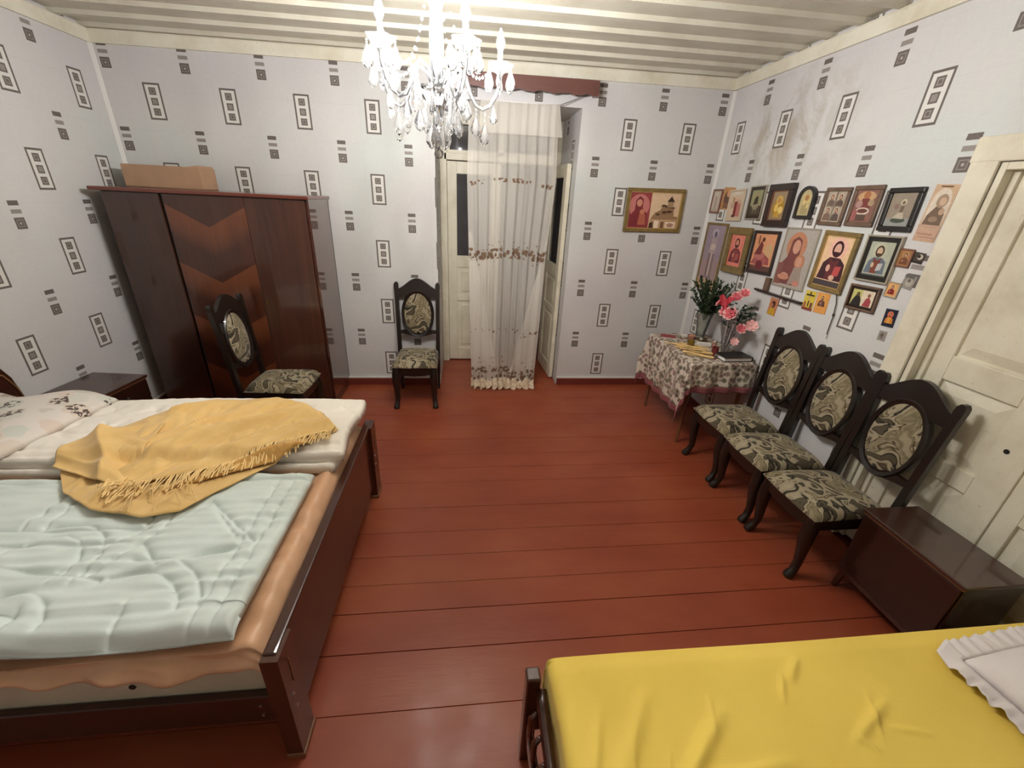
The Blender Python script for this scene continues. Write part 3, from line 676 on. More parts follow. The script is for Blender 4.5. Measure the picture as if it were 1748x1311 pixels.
# peach sheet: over the mattress, bulging down at the near side and the foot
ns, nx = 90, 130
S, X = np.meshgrid(np.linspace(0, 1, ns), np.linspace(.07, 2.044, nx), indexing='ij')
f1 = sines(7, 4, 11, 11); f2 = sines(8, 12, 30, 12)
topn = .012 * f1(X, S * 1.4) + .004 * f2(X, S * 1.4)
L0 = 1.345                                   # flat width
s_ = S * 1.60; flat = np.minimum(s_, L0); over = np.maximum(s_ - L0, 0)
Y = -1.70 - flat; Zp = .512 + topn * (1 - np.clip(over * 6, 0, 1)) - .012 * sm(1.2, 1.345, flat)
hem = 0.092 - .030 * (X - .9) + .012 * np.sin(X * 5.2 + 4.2) + .012 * f1(X * 1.5, 0 * X)
od = over / (1.60 - L0) * hem
ang = np.clip(od / .07, 0, 1) * PI / 2
Y = Y - .075 * np.sin(ang) - (.010 * np.sin(X * 13 + S * 5) + .012 * f2(X * 1.2, S * 3) + .008 * np.sin(X * 31 + 8 * S + 2 * np.sin(X * 4))) * np.clip(over * 8, 0, 1) + .01 * np.clip((od - .07) / .1, 0, 1)
Y = np.where(Y > -3.086, Y + (-3.086 - Y) * sm(0., .05, over), Y)
Zp = Zp - .055 * (1 - np.cos(ang)) - np.maximum(od - .07, 0)
Zp = Zp - .035 * sm(2.0, 2.046, X) + .030 * np.exp(-((X - 1.99) / .05) ** 2) * sm(-1.72, -1.8, Y) * (1 - np.clip(over * 9, 0, 1)) + (.006 * np.sin(Y * 24 + 6 * np.sin(Y * 5)) + .005 * np.sin(Y * 61 + 14 * X + 3 * np.sin(Y * 9))) * sm(1.9, 1.99, X)
b = MB(); b.grid(X, Y, Zp); o = tag(b.build('bed_sheet', 'peach', smooth=True), 'peach satin sheet spread over the double bed mattress', 'bed sheet')
md = o.modifiers.new('thick', 'SOLIDIFY'); md.thickness = .004; md.offset = -1
# pale blue quilt with stitched pattern
def stitched(nx, ny, x0, x1, y0, y1, lines, zbase, puff, seed, thick, wr=.003, edge=.03, aniso=(.28, 1), sw=.010):
    X, Y = np.meshgrid(np.linspace(x0, x1, nx), np.linspace(y0, y1, ny), indexing='ij')
    D = np.full_like(X, 9.0)
    for (ax, ay, bx, by) in lines:
        dx, dy = bx - ax, by - ay; L2 = dx * dx + dy * dy + 1e-12
        tt = np.clip(((X - ax) * dx + (Y - ay) * dy) / L2, 0, 1); D = np.minimum(D, np.hypot(X - ax - tt * dx, Y - ay - tt * dy))
    h = puff * (1 - np.exp(-(D / sw)))
    wv = (sines(14, 40, 110, seed, aniso)(X, Y) + .6 * sines(12, 110, 200, seed + 5, aniso)(X, Y)) * wr * (.7 + 1.5 * np.exp(-D / .025)) + sines(5, 4, 9, seed + 1)(X, Y) * .006
    e = np.minimum(np.minimum(X - x0, x1 - X), np.minimum(Y - y0, y1 - Y)); r = np.sqrt(np.clip(1 - (1 - np.clip(e / edge, 0, 1)) ** 2, 0, 1))
    Zt = zbase + thick * .5 + (thick * .5 + h + wv) * r; Zb = zbase + thick * .5 - thick * .5 * r
    return X, Y, Zt, Zb
def arc(cx, cy, r, a0, a1, n=10, ry=None):
    ry = ry or r; P = [(cx + r * math.cos(math.radians(a0 + (a1 - a0) * i / n)), cy + ry * math.sin(math.radians(a0 + (a1 - a0) * i / n))) for i in range(n + 1)]
    return [(*P[i], *P[i + 1]) for i in range(n)]
qx0, qx1, qy0, qy1 = .25, 1.955, -3.085, -2.305
LN = [(qx0, qy1 - .055, qx1, qy1 - .055), (qx0, qy1 - .33, qx1 - .50, qy1 - .33), (qx0, qy1 - .40, qx1 - .52, qy1 - .40)]
LN += [(qx1 - .07, qy0, qx1 - .07, qy1), (qx1 - .13, qy0, qx1 - .13, qy1 - .05)]
for xx in (.55, .62, 1.02, 1.09, 1.44, 1.51): LN.append((xx, qy1 - .05, xx, qy1 - .33))
LN += [(1.48, qy1 - .40, 1.62, qy1 - .20), (1.62, qy1 - .20, 1.87, qy1 - .42), (1.87, qy1 - .42, 1.60, qy1 - .52), (1.60, qy1 - .52, 1.48, qy1 - .40), (1.40, qy1 - .55, 1.56, qy1 - .24), (1.30, qy1 - .52, 1.46, qy1 - .30), (1.67, qy1 - .26, 1.80, qy1 - .40)]
LN += arc(1.18, qy1 - .50, .14, -30, 190) + arc(1.18, qy1 - .50, .20, -20, 120) + arc(1.55, qy0 + .02, .22, 20, 110) + arc(1.55, qy0 + .02, .28, 15, 100) + arc(.75, qy1 - .6, .2, 20, 170) + arc(.9, qy0 + .1, .16, 30, 160) + arc(1.25, qy0 + .03, .15, 10, 170)
LN += [(.4, qy1 - .42, .7, qy1 - .62), (.95, qy1 - .42, .8, qy1 - .7), (1.0, qy0 + .3, 1.45, qy0 + .22), (1.3, qy0, 1.3, qy0 + .12), (1.62, qy0, 1.60, qy0 + .12)]
X, Y, Zt, Zb = stitched(360, 190, qx0, qx1, qy0, qy1, LN, .542, .014, 21, .044, .0036, .030, sw=.008)
Y = Y + .008 * np.sin(X * 7) * ((Y - qy0) < .1)
dr = np.clip((-3.02 - Y) / .065, 0, 1); Zt -= .03 * dr ** 2; Zb -= .02 * dr ** 2
X = X + .03 * (Y - qy0) / (qy1 - qy0) * 0
b = MB(); b.solid(X, Y, Zt, Zb); o = tag(b.build('quilt', 'blue', smooth=True), 'pale blue stitched satin quilt on the near half of the double bed', 'quilt')
# folded ivory quilt, two layers
t = thing('folded_quilt', 'ivory quilt folded double on the far half of the double bed', 'quilt')
for k, (za, y0, y1, x1) in enumerate(((.535, -2.250, -1.66, 2.03), (.580, -2.215, -1.62, 2.055))):
    LQ = [(.3, y0 + .05 * j + .03, x1, y0 + .05 * j + .03) for j in range(0, 2)]
    for q in range(9):
        LQ += arc(.35 + .2 * q, y0 + .28, .10, 200, 340, 6) + arc(.35 + .2 * q, y0 + .36, .15, 200, 340, 6) + arc(.45 + .2 * q, y0 + .52, .12, 200, 340, 6)
    X, Y, Zt, Zb = stitched(180, 64, .20, x1, y0, y1, LQ, za, .020, 31 + k, .046, .0012, .024, (1, 1), sw=.012)
    Y = Y + .010 * np.sin(X * 5 + k); X = X + .012 * np.sin(Y * 14 + k) * (X > x1 - .3)
    b = MB(); b.solid(X, Y, Zt, Zb); b.build('lower_fold' if k == 0 else 'upper_fold', 'ivory', t, smooth=True)
# floral duvet bunched at the head end
U, V = np.meshgrid(np.linspace(-1, 1, 60), np.linspace(-1, 1, 60), indexing='ij')
X = .345 + .305 * U + .05 * V; Y = -1.97 + .34 * V + .03 * np.sin(U * 4)
e = np.clip(1 - np.maximum(np.abs(U), np.abs(V)) ** 5, 0, 1) ** .5
fq = sines(8, 8, 22, 41)
Zt = .632 + .012 + (.075 + .012 * fq(X, Y)) * e * (0.75 + .25 * np.sin(2 * X + 3 * Y)); Zb = np.full_like(Zt, .632) + .012 - .010 * e
b = MB(); b.solid(X, Y, Zt, Zb); tag(b.build('floral_pillow', 'floral', smooth=True), 'white pillow printed with dark and pastel flowers', 'pillow')

# ------------------------------------------------------------------ mustard shawl
t = thing('shawl', 'mustard yellow fringed shawl thrown over the ivory quilt', 'shawl')
def interp(P, s):
    P = np.array(P); d = np.r_[0, np.cumsum(np.hypot(*np.diff(P, axis=0).T))]; d /= d[-1]
    return np.interp(s, d, P[:, 0]), np.interp(s, d, P[:, 1])
def support(x, y):                         # what lies under the shawl
    return .613 + .044 * sm(-2.275, -2.215, y) 
def shawl_layer(top, bot, n, m, lift, seed, folds, name, mat, endlift=0.0):
    S, V = np.meshgrid(np.linspace(0, 1, n), np.linspace(0, 1, m), indexing='ij')
    tx, ty = interp(top, S[:, 0]); bx, by = interp(bot, S[:, 0])
    X = tx[:, None] * (1 - V) + bx[:, None] * V; Y = ty[:, None] * (1 - V) + by[:, None] * V
    wv = sines(6, 6, 16, seed)(X, Y)
    edge = np.clip(np.minimum(np.minimum(S, 1 - S) * 12, np.minimum(V, 1 - V) * 9), 0, 1)
    fold = 0
    for (amp, kx, ky, ph) in folds: fold = fold + amp * (1.9 * (1 - np.abs(np.sin(.5 * (kx * X + ky * Y + ph + 1.1 * wv)))) ** 1.4 - .7)
    Z = support(X, Y) + lift + (fold + .006 * wv + .012) * (0.25 + .75 * edge) + endlift * np.exp(-((V - .5) / .3) ** 2)
    b = MB(); b.grid(X, Y, np.maximum(Z, support(X, Y) + .006)); o = b.build(name, mat, t, smooth=True)
    md = o.modifiers.new('thick', 'SOLIDIFY'); md.thickness = .005; md.offset = 0
    return X, Y, Z
topc = [(.86, -2.21), (.93, -2.02), (1.06, -1.80), (1.20, -1.72), (1.40, -1.72), (1.58, -1.69), (1.74, -1.74), (1.88, -1.88), (2.00, -2.04)]
lowc = [(.90, -2.30), (1.02, -2.44), (1.20, -2.55), (1.42, -2.61), (1.54, -2.58), (1.62, -2.46), (1.71, -2.34), (1.80, -2.24), (1.90, -2.13), (1.985, -2.06)]
shawl_layer(topc, lowc, 110, 60, .004, 51, [(.012, 9, -14, 0), (.010, 26, -10, 1), (.006, 44, 12, 2)], 'lower_layer', 'mustard')
topc2 = [(1.10, -1.90), (1.13, -1.80), (1.22, -1.745), (1.40, -1.735), (1.58, -1.71), (1.73, -1.76), (1.86, -1.89), (1.985, -2.03)]
midc = [(1.10, -2.30), (1.24, -2.45), (1.38, -2.40), (1.50, -2.33), (1.62, -2.26), (1.74, -2.19), (1.86, -2.13), (1.98, -2.06)]
X2, Y2, Z2 = shawl_layer(topc2, midc, 110, 60, .026, 52, [(.020, 7, -16, .5), (.012, 20, -24, 2), (.007, 40, -34, 0), (.004, 70, -20, 1)], 'upper_fold', 'mustard')
shawl_layer([(.84, -2.19), (.95, -2.05), (1.06, -1.99), (1.16, -2.00)], [(.87, -2.29), (1.0, -2.34), (1.12, -2.40), (1.24, -2.44)], 60, 50, .030, 53, [(.026, 24, 14, 0), (.012, 14, 34, 1)], 'left_fold', 'mustard')
shawl_layer([(1.44, -2.375), (1.6, -2.285), (1.75, -2.205), (1.88, -2.14)], [(1.46, -2.44), (1.62, -2.35), (1.78, -2.27), (1.90, -2.19)], 60, 12, .020, 54, [(.012, 10, -40, 0)], 'knit_border', 'mustard_knit')
b = MB()
for i in range(8, 110):
    for r_ in range(2):
        x, y, z = X2[i, -1], Y2[i, -1], Z2[i, -1]; q = random.uniform(-.4, .9)
        if i > 40 or random.random() < .35:
            ln = random.uniform(.06, .105); dx, dy = .35 * q, -1
            p1 = (x + dx * ln * .5 + random.uniform(-.008, .008), y + dy * ln * .5, support(x, y - ln * .5) + random.uniform(.026, .042)); p2 = (x + dx * ln, y + dy * ln, support(x, y - ln) + random.uniform(.022, .034))
            b.tube([(x, y, z + .004), p1, p2], .0030, 4)
b = b.build('fringe', 'mustard_fringe', t); b['kind'] = 'stuff'
b = MB()
for i in range(26):
    x, y = random.uniform(1.22, 1.50), random.uniform(-2.52, -2.40); a = random.uniform(-2.4, -.6); l = random.uniform(.05, .1); z = support(x, y) + .045
    b.tube([(x, y, z), (x + l * .5 * math.cos(a) + .012, y + l * .5 * math.sin(a), z + .014), (x + l * math.cos(a), y + l * math.sin(a), support(x, y + l * math.sin(a)) + .022)], .002, 4)
b = b.build('loose_fringe', 'mustard_fringe', t); b['kind'] = 'stuff'

# ------------------------------------------------------------------ the single bed with yellow spread
SX0, SX1, SY0, SY1 = 2.86, 4.88, -4.06, -3.17
t = thing('single_bed', 'narrow wooden bed with spindle footboard under the yellow spread', 'bed')
for y in (SY1 - .02, SY0 + .02):
    b = MB(); b.box(SX0 - .02, SX0 + .025, y - .022, y + .022, 0, .455, .006); b.build('foot_post', 'walnut_z', t)
xs = [(SY1 - .04 - .81 * i / 20) for i in range(21)]
b = MB(); b.tube([(SX0 + .028, y, .40 + .05 * math.sin(PI * i / 20) ** 2 - .09 * math.sin(PI * i / 20)) for i, y in enumerate(xs)], [.018] * 21, 8, flat=1.3); b.build('top_rail', 'walnut', t, smooth=True)
b = MB(); b.box(SX0 - .008, SX0 + .014, SY0 + .04, SY1 - .04, .16, .22, .004); b.build('low_rail', 'walnut', t)
for i in range(12):
    y = SY1 - .085 - i * .064
    b = MB(); b.tube([(SX0 + .004, y, .20), (SX0 - .006, y, .26), (SX0 - .006, y, .34), (SX0 + .010, y, .37)], [.007, .010, .010, .007], 8); b.build('spindle', 'walnut_z', t, smooth=True)
for y in (SY1 - .03, SY0 + .01):
    b = MB(); b.box(SX0 + .02, SX1, y, y + .02, .16, .28, .003); b.build('side_rail', 'walnut_x', t)
b = MB(); b.box(SX1 - .02, SX1 + .01, SY0, SY1, 0, .75, .01); b.build('headboard', 'walnut', t)
b = MB(); b.box(SX0 + .075, SX1 - .025, SY0 + .035, SY1 - .035, .20, .46, .03); tag(b.build('mattress', 'cream_matt', smooth=True, auto=50), 'mattress under the yellow spread of the single bed', 'mattress')
nu, nv = 300, 220
U, V = np.meshgrid(np.linspace(0, 1, nu), np.linspace(-1, 1, nv), indexing='ij')
half = (SY1 - SY0) / 2 + .004; yc = (SY0 + SY1) / 2
Lw = half * 1.0; s_ = V * (Lw + .24); fy = np.clip(s_, -Lw, Lw); ov = np.maximum(np.abs(s_) - Lw, 0)
X = SX0 + .055 + U * (SX1 - SX0 - .09); Y = yc + fy
fa, fb2 = sines(6, 3, 8, 61), sines(9, 10, 26, 62)
wr = .004 * fa(X, Y)
for (ax, ay, bx, by, w_, h_) in ((3.18, -3.62, 3.50, -3.34, .018, .014), (3.12, -3.55, 3.30, -3.28, .02, .010), (3.30, -3.52, 3.62, -3.48, .014, .008), (3.72, -3.30, 3.80, -3.22, .012, .007), (3.78, -3.46, 3.98, -3.36, .012, .008), (3.20, -3.70, 3.42, -3.50, .03, .016), (2.98, -3.5, 3.02, -3.25, .015, .008), (3.55, -3.53, 3.85, -3.54, .01, .006), (3.05, -3.62, 3.16, -3.30, .014, .009), (3.42, -3.44, 3.47, -3.30, .006, .005), (3.86, -3.47, 3.93, -3.33, .006, .005), (3.80, -3.44, 3.84, -3.49, .006, .005), (3.24, -3.60, 3.30, -3.42, .007, .006), (3.14, -3.66, 3.22, -3.40, .007, .006), (3.60, -3.52, 3.76, -3.535, .005, .004), (3.90, -3.43, 4.02, -3.46, .006, .004), (3.66, -3.36, 3.72, -3.26, .006, .005)):
    dx, dy = bx - ax, by - ay; tt = np.clip(((X - ax) * dx + (Y - ay) * dy) / (dx * dx + dy * dy), 0, 1); d = np.hypot(X - ax - tt * dx, Y - ay - tt * dy); wr = wr + 1.5 * h_ * np.exp(-(d / w_) ** 2) * np.sin(PI * np.clip(tt, .02, .98))
rim = sm(0, .06, np.abs(np.abs(fy) - Lw)) 
Z = .492 + wr - .012 * (1 - rim)
Z = Z - ov; Y = Y + np.sign(V) * (.012 * np.sin(np.clip(ov * 30, 0, PI)) + .006 * np.sin(X * 16) * np.clip(ov * 8, 0, 1))
ue = np.clip(U / .085, 0, 1); arcl = (1 - ue) * .20
ang = np.clip(arcl / .06, 0, 1) * PI / 2
X = np.where(U < .085, SX0 + .088 - .038 * np.sin(ang) + .006 * np.sin(Y * 22) * (1 - ue), SX0 + .088 + (U - .085) / .915 * (SX1 - SX0 - .125))
Z = Z - np.where(U < .085, np.where(ov > 0, .3, 1) * (.038 * (1 - np.cos(ang)) + np.maximum(arcl - .06, 0)), 0)
b = MB(); b.grid(X, Y, Z); o = tag(b.build('bedspread', 'yellow', smooth=True), 'bright yellow cotton spread covering the single bed', 'bedspread')
md = o.modifiers.new('thick', 'SOLIDIFY'); md.thickness = .004; md.offset = -1
# white pillow with ruffle
t = thing('ruffled_pillow', 'white ruffled pillow lying on the yellow spread', 'pillow', (4.485, -3.54, .505), math.radians(5))
U, V = np.meshgrid(np.linspace(-1, 1, 50), np.linspace(-1, 1, 50), indexing='ij'); e = np.clip((1 - U ** 4) * (1 - V ** 4), 0, 1) ** .5
X = U * .23; Y = V * .27; Zt = .012 + .075 * e + .004 * sines(6, 10, 22, 71)(X, Y) * e
b = MB(); b.solid(X, Y, Zt, .012 - .012 * e); b.build('cushion', 'white_cotton', t, smooth=True)
per = []; m_ = 260
for i in range(m_):
    a = i / m_ * 4; k = int(a); fr = a - k
    c = [(-1, -1), (1, -1), (1, 1), (-1, 1), (-1, -1)]; per.append((c[k][0] + (c[k + 1][0] - c[k][0]) * fr, c[k][1] + (c[k + 1][1] - c[k][1]) * fr))
R_ = np.linspace(0, 1, 6); X = np.zeros((m_, 6)); Y = X.copy(); Z = X.copy()
for i, (u, v) in enumerate(per):
    nrm = np.array([u if abs(u) > .98 else 0, v if abs(v) > .98 else 0]); nrm = nrm / max(np.linalg.norm(nrm), 1e-6)
    for j, r in enumerate(R_):
        X[i, j] = u * .228 + nrm[0] * .06 * r; Y[i, j] = v * .268 + nrm[1] * .06 * r; Z[i, j] = .014 + .008 * math.sin(i * .95 + 1.5 * math.sin(i * .13)) * r + .006 * math.sin(i * 1.7 + math.sin(i * .31)) * r
b = MB(); b.grid(X, Y, Z, close_u=True); o = b.build('ruffle', 'white_cotton', t, smooth=True); md = o.modifiers.new('thick', 'SOLIDIFY'); md.thickness = .002

# ------------------------------------------------------------------ curtain and pelmet
t = thing('curtain', 'sheer ivory curtain with brown embroidered bands hanging in the doorway', 'curtain')
zk = [2.50, 2.30, 1.95, 1.30, .63, .06, .0]; xl = [2.690, 2.682, 2.672, 2.688, 2.705, 2.722, 2.722]; xr = [3.42, 3.42, 3.435, 3.392, 3.384, 3.364, 3.364]
def cx(s, z):
    a = np.interp(z, zk[::-1], xl[::-1]); b_ = np.interp(z, zk[::-1], xr[::-1]); return a + (b_ - a) * s
def panel(name, mat, s0f, s1f, z0, z1, y, amp, nf, ns=120, nz=60, ph=0.0, uoff=0.0, zbot=None):
    S, Zz = np.meshgrid(np.linspace(0, 1, ns), np.linspace(z0, z1, nz), indexing='ij')
    s = s0f(Zz) + (s1f(Zz) - s0f(Zz)) * S
    if zbot is not None: Zz = z1 - (z1 - Zz) * (z1 - zbot(s)) / (z1 - z0)
    X = cx(s, Zz); fold = np.sin(2 * PI * nf * s + ph + .6 * np.sin(3 * Zz)) + .5 * np.sin(2 * PI * nf * 1.7 * s + 1.3 + ph)
    Yy = y + amp * fold * (0.55 + .45 * (2.5 - Zz) / 2.5)
    b = MB(); b.grid(X, Yy, Zz); uu = {}
    me = b.build(name, mat, t, smooth=True, uvf=lambda co, n: (co.x * 1.35 + uoff, co.z))
    return me
one = lambda z: np.ones_like(z); zero = lambda z: np.zeros_like(z)
panel('curtain_cloth', 'sheer', zero, one, .03, 2.485, -.062, .014, 9)
panel('left_flap', 'sheer', lambda z: np.zeros_like(z) + .004, lambda z: np.interp(z, [.05, .25, 1.25, 1.5], [.44, .38, .10, .04]), .04, 1.5, -.088, .008, 6, 50, 60, .7, .31)
panel('right_flap', 'sheer', lambda z: np.interp(z, [.05, .25, 1.2, 1.45], [.53, .62, .92, .97]), lambda z: np.ones_like(z) - .004, .04, 1.45, -.088, .008, 6, 50, 60, .2, .77)
panel('header_fold', 'sheer', lambda z: np.zeros_like(z) + .12, lambda z: np.interp(z, [2.28, 2.5], [1.045, .99]), 2.27, 2.495, -.082, .008, 9, 100, 14, .4, .1)
b = MB(); S = np.linspace(0, 1, 160); q = np.linspace(0, 1, 6); X = np.zeros((160, 6)); Y = X.copy(); Z = X.copy()
for i, s in enumerate(S):
    for j, r in enumerate(q):
        X[i, j] = 2.715 + .655 * s + .012 * math.sin(i * .42) * r; Y[i, j] = -.080 - .055 * r + .020 * math.sin(i * .40) * (0.3 + r) + .012 * math.sin(i * .17); Z[i, j] = .105 - .092 * r + .014 * math.sin(i * .40 + 1.5) * r + .005 * math.sin(i * .93)
b.grid(X, Y, np.maximum(Z, .006)); b.build('ruffle', 'lace', t, smooth=True)
b = MB(); b.tube([(2.47, -.035, 2.49), (2.70, -.066, 2.487), (3.1, -.07, 2.482), (3.42, -.066, 2.497), (3.55, -.05, 2.55), (3.66, -.04, 2.602)], .0035, 6)
b.build('hanging_cord', 'cord', t, smooth=True)
t = thing('pelmet', 'long brown wooden pelmet board above the curtained doorway', 'pelmet')
n_ = 40; ed = [(2.66 + 1.05 * i / n_, 2.568 + .006 * math.sin(i * .9) + .004 * math.sin(i * 2.1)) for i in range(n_ + 1)]
b = MB(); b.prism(ed + [(3.71, 2.668), (2.66, 2.662)], -.125, -.108); b.build('front_board', 'pelmet', t)
b = MB(); b.box(2.66, 3.71, -.108, -.002, 2.650, 2.664); b.build('top_board', 'pelmet', t)
for x in (2.662, 3.692):
    b = MB(); b.box(x, x + .016, -.108, -.002, 2.575, 2.65); b.build('end_board', 'pelmet', t)

# ------------------------------------------------------------------ chandelier
CHX, CHY, CHZ = 2.54, -1.90, 1.93
t = thing('chandelier', 'lit crystal chandelier with five candle arms', 'chandelier', (CHX, CHY, CHZ))
top = zc(CHX) + .077 - CHZ
b = MB(); b.lathe([(.001, top - .05), (.014, top - .05), (.03, top - .035), (.055, top - .015), (.06, top - .001), (.001, top - .001)], n=24); b.build('ceiling_canopy', 'chrome', t, smooth=True, auto=40)
b = MB(); b.lathe([(.001, .24), (.012, .24), (.022, .27), (.014, .30), (.028, .34), (.030, .42), (.024, .52), (.034, .545), (.020, .57), (.026, .62), (.012, .66), (.006, .70), (.006, top - .045), (.001, top - .045)], n=16); b.build('column', 'glass_arm', t, auto=30)
b = MB(); b.lathe([(.001, .205), (.03, .205), (.055, .225), (.075, .262), (.080, .268), (.06, .262), (.02, .25), (.001, .25)], n=20, wav=(10, .05)); b.build('bowl', 'glass_arm', t, auto=30)
b = MB(); b.lathe([(.001, .16), (.010, .16), (.022, .18), (.03, .205), (.001, .205)], n=14); b.build('hub', 'chrome', t, smooth=True, auto=40)
drop = MB(); drop.lathe([(.0015, 0), (.006, -.006), (.015, -.028), (.0165, -.036), (.010, -.049), (.0012, -.055)], n=6)
drop = drop.build('crystal_drop', 'crystal', t); drop_me = drop.data; first = [drop]
def hang(x, y, z, s=1.0, rot=0.0, nb=2):
    """a little bead chain and a faceted drop"""
    o = first.pop() if first else bpy.data.objects.new('crystal_drop', drop_me)
    if o.name not in C.objects: C.objects.link(o)
    o.parent = t; o.location = (x, y, z - .016 * nb); o.rotation_euler = (random.uniform(-.06, .06), random.uniform(-.06, .06), rot); s *= 1.38; o.scale = (s, s * .62, s)
    if nb:
        c = bead0.copy() if bead0.parent else bead0
        if c.name not in C.objects: C.objects.link(c)
        c.parent = o; c.location = (0, 0, 0); c.scale = (1 / s, 1 / (s * .62), nb / 2 / s)
bb = MB()
for k in range(2): bb.lathe([(.001, .001 + k * .016), (.0055, .007 + k * .016), (.001, .014 + k * .016)], n=6)
bead0 = bb.build('bead_chain', 'crystal', None); 
cup = MB(); cup.lathe([(.001, 0), (.010, 0), (.014, .012), (.030, .020), (.044, .030), (.052, .044), (.046, .041), (.03, .028), (.012, .022), (.001, .022)], n=20, wav=(5, .12)); cup = cup.build('bobeche', 'glass_arm', None, auto=40)
slv = MB(); slv.lathe([(.001, .018), (.0105, .018), (.0105, .085), (.007, .088), (.001, .088)], n=14); slv = slv.build('candle_sleeve', 'sleeve', None, smooth=True, auto=40)
blb = MB(); blb.lathe([(.001, .087), (.008, .089), (.0155, .105), (.0165, .118), (.011, .138), (.005, .152), (.0012, .162)], n=10); blb = blb.build('bulb', 'bulb', None, smooth=True)
R0 = .26
for i in range(5):
    a = math.radians(8 + 72 * i); ca, sa = math.cos(a), math.sin(a)
    pr = [(.02, .27), (.045, .325), (.085, .345), (.115, .315), (.135, .262), (.160, .222), (.190, .210), (.222, .226), (.246, .262), (.260, .305), (.260, .338)]
    b = MB(); b.tube([(r * ca, r * sa, z) for r, z in pr], [.008] * 3 + [.0085] * 6 + [.009, .010], 10); arm = b.build('arm', 'glass_arm', t, smooth=True)
    for src in (cup, slv, blb):
        o = src if src.parent is None else src.copy()
        if o.name not in C.objects: C.objects.link(o)
        o.parent = arm; o.location = (R0 * ca, R0 * sa, .330)
    for k in range(6):
        g = a + 2 * PI * k / 6 + .3; hang(R0 * ca + .050 * math.cos(g), R0 * sa + .050 * math.sin(g), .366, 1.0, g, 1)
    for (r, z, s_, nb) in ((.10, .325, .9, 3), (.160, .215, 1.05, 2), (.200, .205, 1.1, 3), (.235, .240, .9, 1)): hang(r * ca, r * sa, z, s_, a, nb)
for k in range(8):
    g = 2 * PI * k / 8; hang(.074 * math.cos(g), .074 * math.sin(g), .255, 1.1, g, 4)
for k in range(5):
    g = 2 * PI * k / 5 + .5; hang(.030 * math.cos(g), .030 * math.sin(g), .20, 1.2, g, 4)
for k in range(10):
    g = 2 * PI * k / 10 + .2; hang(.125 * math.cos(g), .125 * math.sin(g), .285 - .02 * (k % 2), .95, g, 3)
for i in range(5):                                   # bead strands from the column head to each arm
    a = math.radians(8 + 72 * i); b = MB()
    for k in range(17):
        f = k / 16; r = .03 + (R0 - .05) * f; z = .60 - .29 * f - .20 * math.sin(PI * f) * .75 + .06 * f
        b.lathe([(.001, -.0075), (.0068, 0), (.001, .0075)], (r * math.cos(a), r * math.sin(a), z), 6)
    b.build('bead_strand', 'crystal', t)['kind'] = 'stuff'
b = MB(); bmx = bmesh.new(); bmesh.ops.create_icosphere(bmx, subdivisions=2, radius=.021); b.bm(bmx); o = b.build('crystal_ball', 'crystal', t); o.location = (0, 0, .030)
b = MB()
for k in range(7): b.lathe([(.001, -.007), (.006, 0), (.001, .007)], (0, 0, .06 + k * .0155), 6)
b.build('ball_chain', 'crystal', t)['kind'] = 'stuff'

# ------------------------------------------------------------------ side table, cloth and what stands on it
TX0, TX1, TY0, TY1, TZ = 4.365, 4.895, -1.225, -.475, .715
t = thing('side_table', 'small wooden table under the floral cloth in the corner', 'table')
b = MB(); b.box(TX0, TX1, TY0, TY1, TZ - .025, TZ, .004); b.build('table_top', 'table_leg', t)
b = MB(); b.box(TX0 + .05, TX1 - .05, TY0 + .05, TY1 - .05, TZ - .11, TZ - .026); b.build('apron', 'table_leg', t)
for x in (TX0 + .045, TX1 - .045):
    for y in (TY0 + .045, TY1 - .045):
        b = MB(); b.tube([(x, y, 0), (x, y, .3), (x, y, TZ - .03)], [.014, .02, .024], 4); b.build('leg', 'table_leg', t)
t = thing('tablecloth', 'floral tablecloth with dusty rose hem draped over the side table', 'tablecloth')
OL, OF, OB = .445, .245, .30
def drape(a, b_):
    """cloth coords (a: x, b: y), beyond the table edge it hangs"""
    dx = max(0, TX0 - a); dy = max(0, TY0 - b_); dyb = max(0, b_ - TY1)
    x, y, z = max(a, TX0), min(max(b_, TY0), TY1), TZ + .004
    d2 = dy if dy > 0 else dyb; sg = -1 if dy > 0 else 1
    d = math.hypot(dx, d2)
    if d > 0:
        ux, uy = dx / d, d2 / d; bul = .010 + .020 * min(1, d / .2) + .050 * (2 * ux * uy) * min(1, d / .3)
        wv = .012 * math.sin((b_ if dx > d2 else a) * 38) * min(1, d / .15)
        x -= ux * (bul + (wv if dx > d2 else 0)); y += sg * uy * (bul + (wv if dx <= d2 else 0)); z -= max(0, d - .012)
    return x, y, z
def sheet(a0, a1, b0, b1, na, nb):
    X = np.zeros((na, nb)); Y = X.copy(); Z = X.copy()
    for i, a in enumerate(np.linspace(a0, a1, na)):
        for j, b_ in enumerate(np.linspace(b0, b1, nb)): X[i, j], Y[i, j], Z[i, j] = drape(a, b_)
    return X, Y, Z
A0, A1, B0, B1 = TX0 - OL, TX1, TY0 - OF, TY1 + OB; hw_ = .05
b = MB(); b.grid(*sheet(A0 + hw_, A1, B0 + hw_, B1 - hw_, 70, 90)); o = b.build('cloth_field', 'table_floral', t, smooth=True); o.modifiers.new('thick', 'SOLIDIFY').thickness = .002
b = MB(); b.grid(*sheet(A0, A0 + hw_, B0, B1, 6, 100)); b.grid(*sheet(A0 + hw_, A1, B0, B0 + hw_, 70, 6)); b.grid(*sheet(A0 + hw_, A1, B1 - hw_, B1, 70, 6)); o = b.build('hem', 'rose_hem', t, smooth=True); o.modifiers.new('thick', 'SOLIDIFY').thickness = .002
TT = TZ + .0062
def onbox(name, label, cat, mat, x, y, sx, sy, sz, rz, z=TT, extra=None):
    t = thing(name, label, cat, (x, y, z), math.radians(rz)); return t
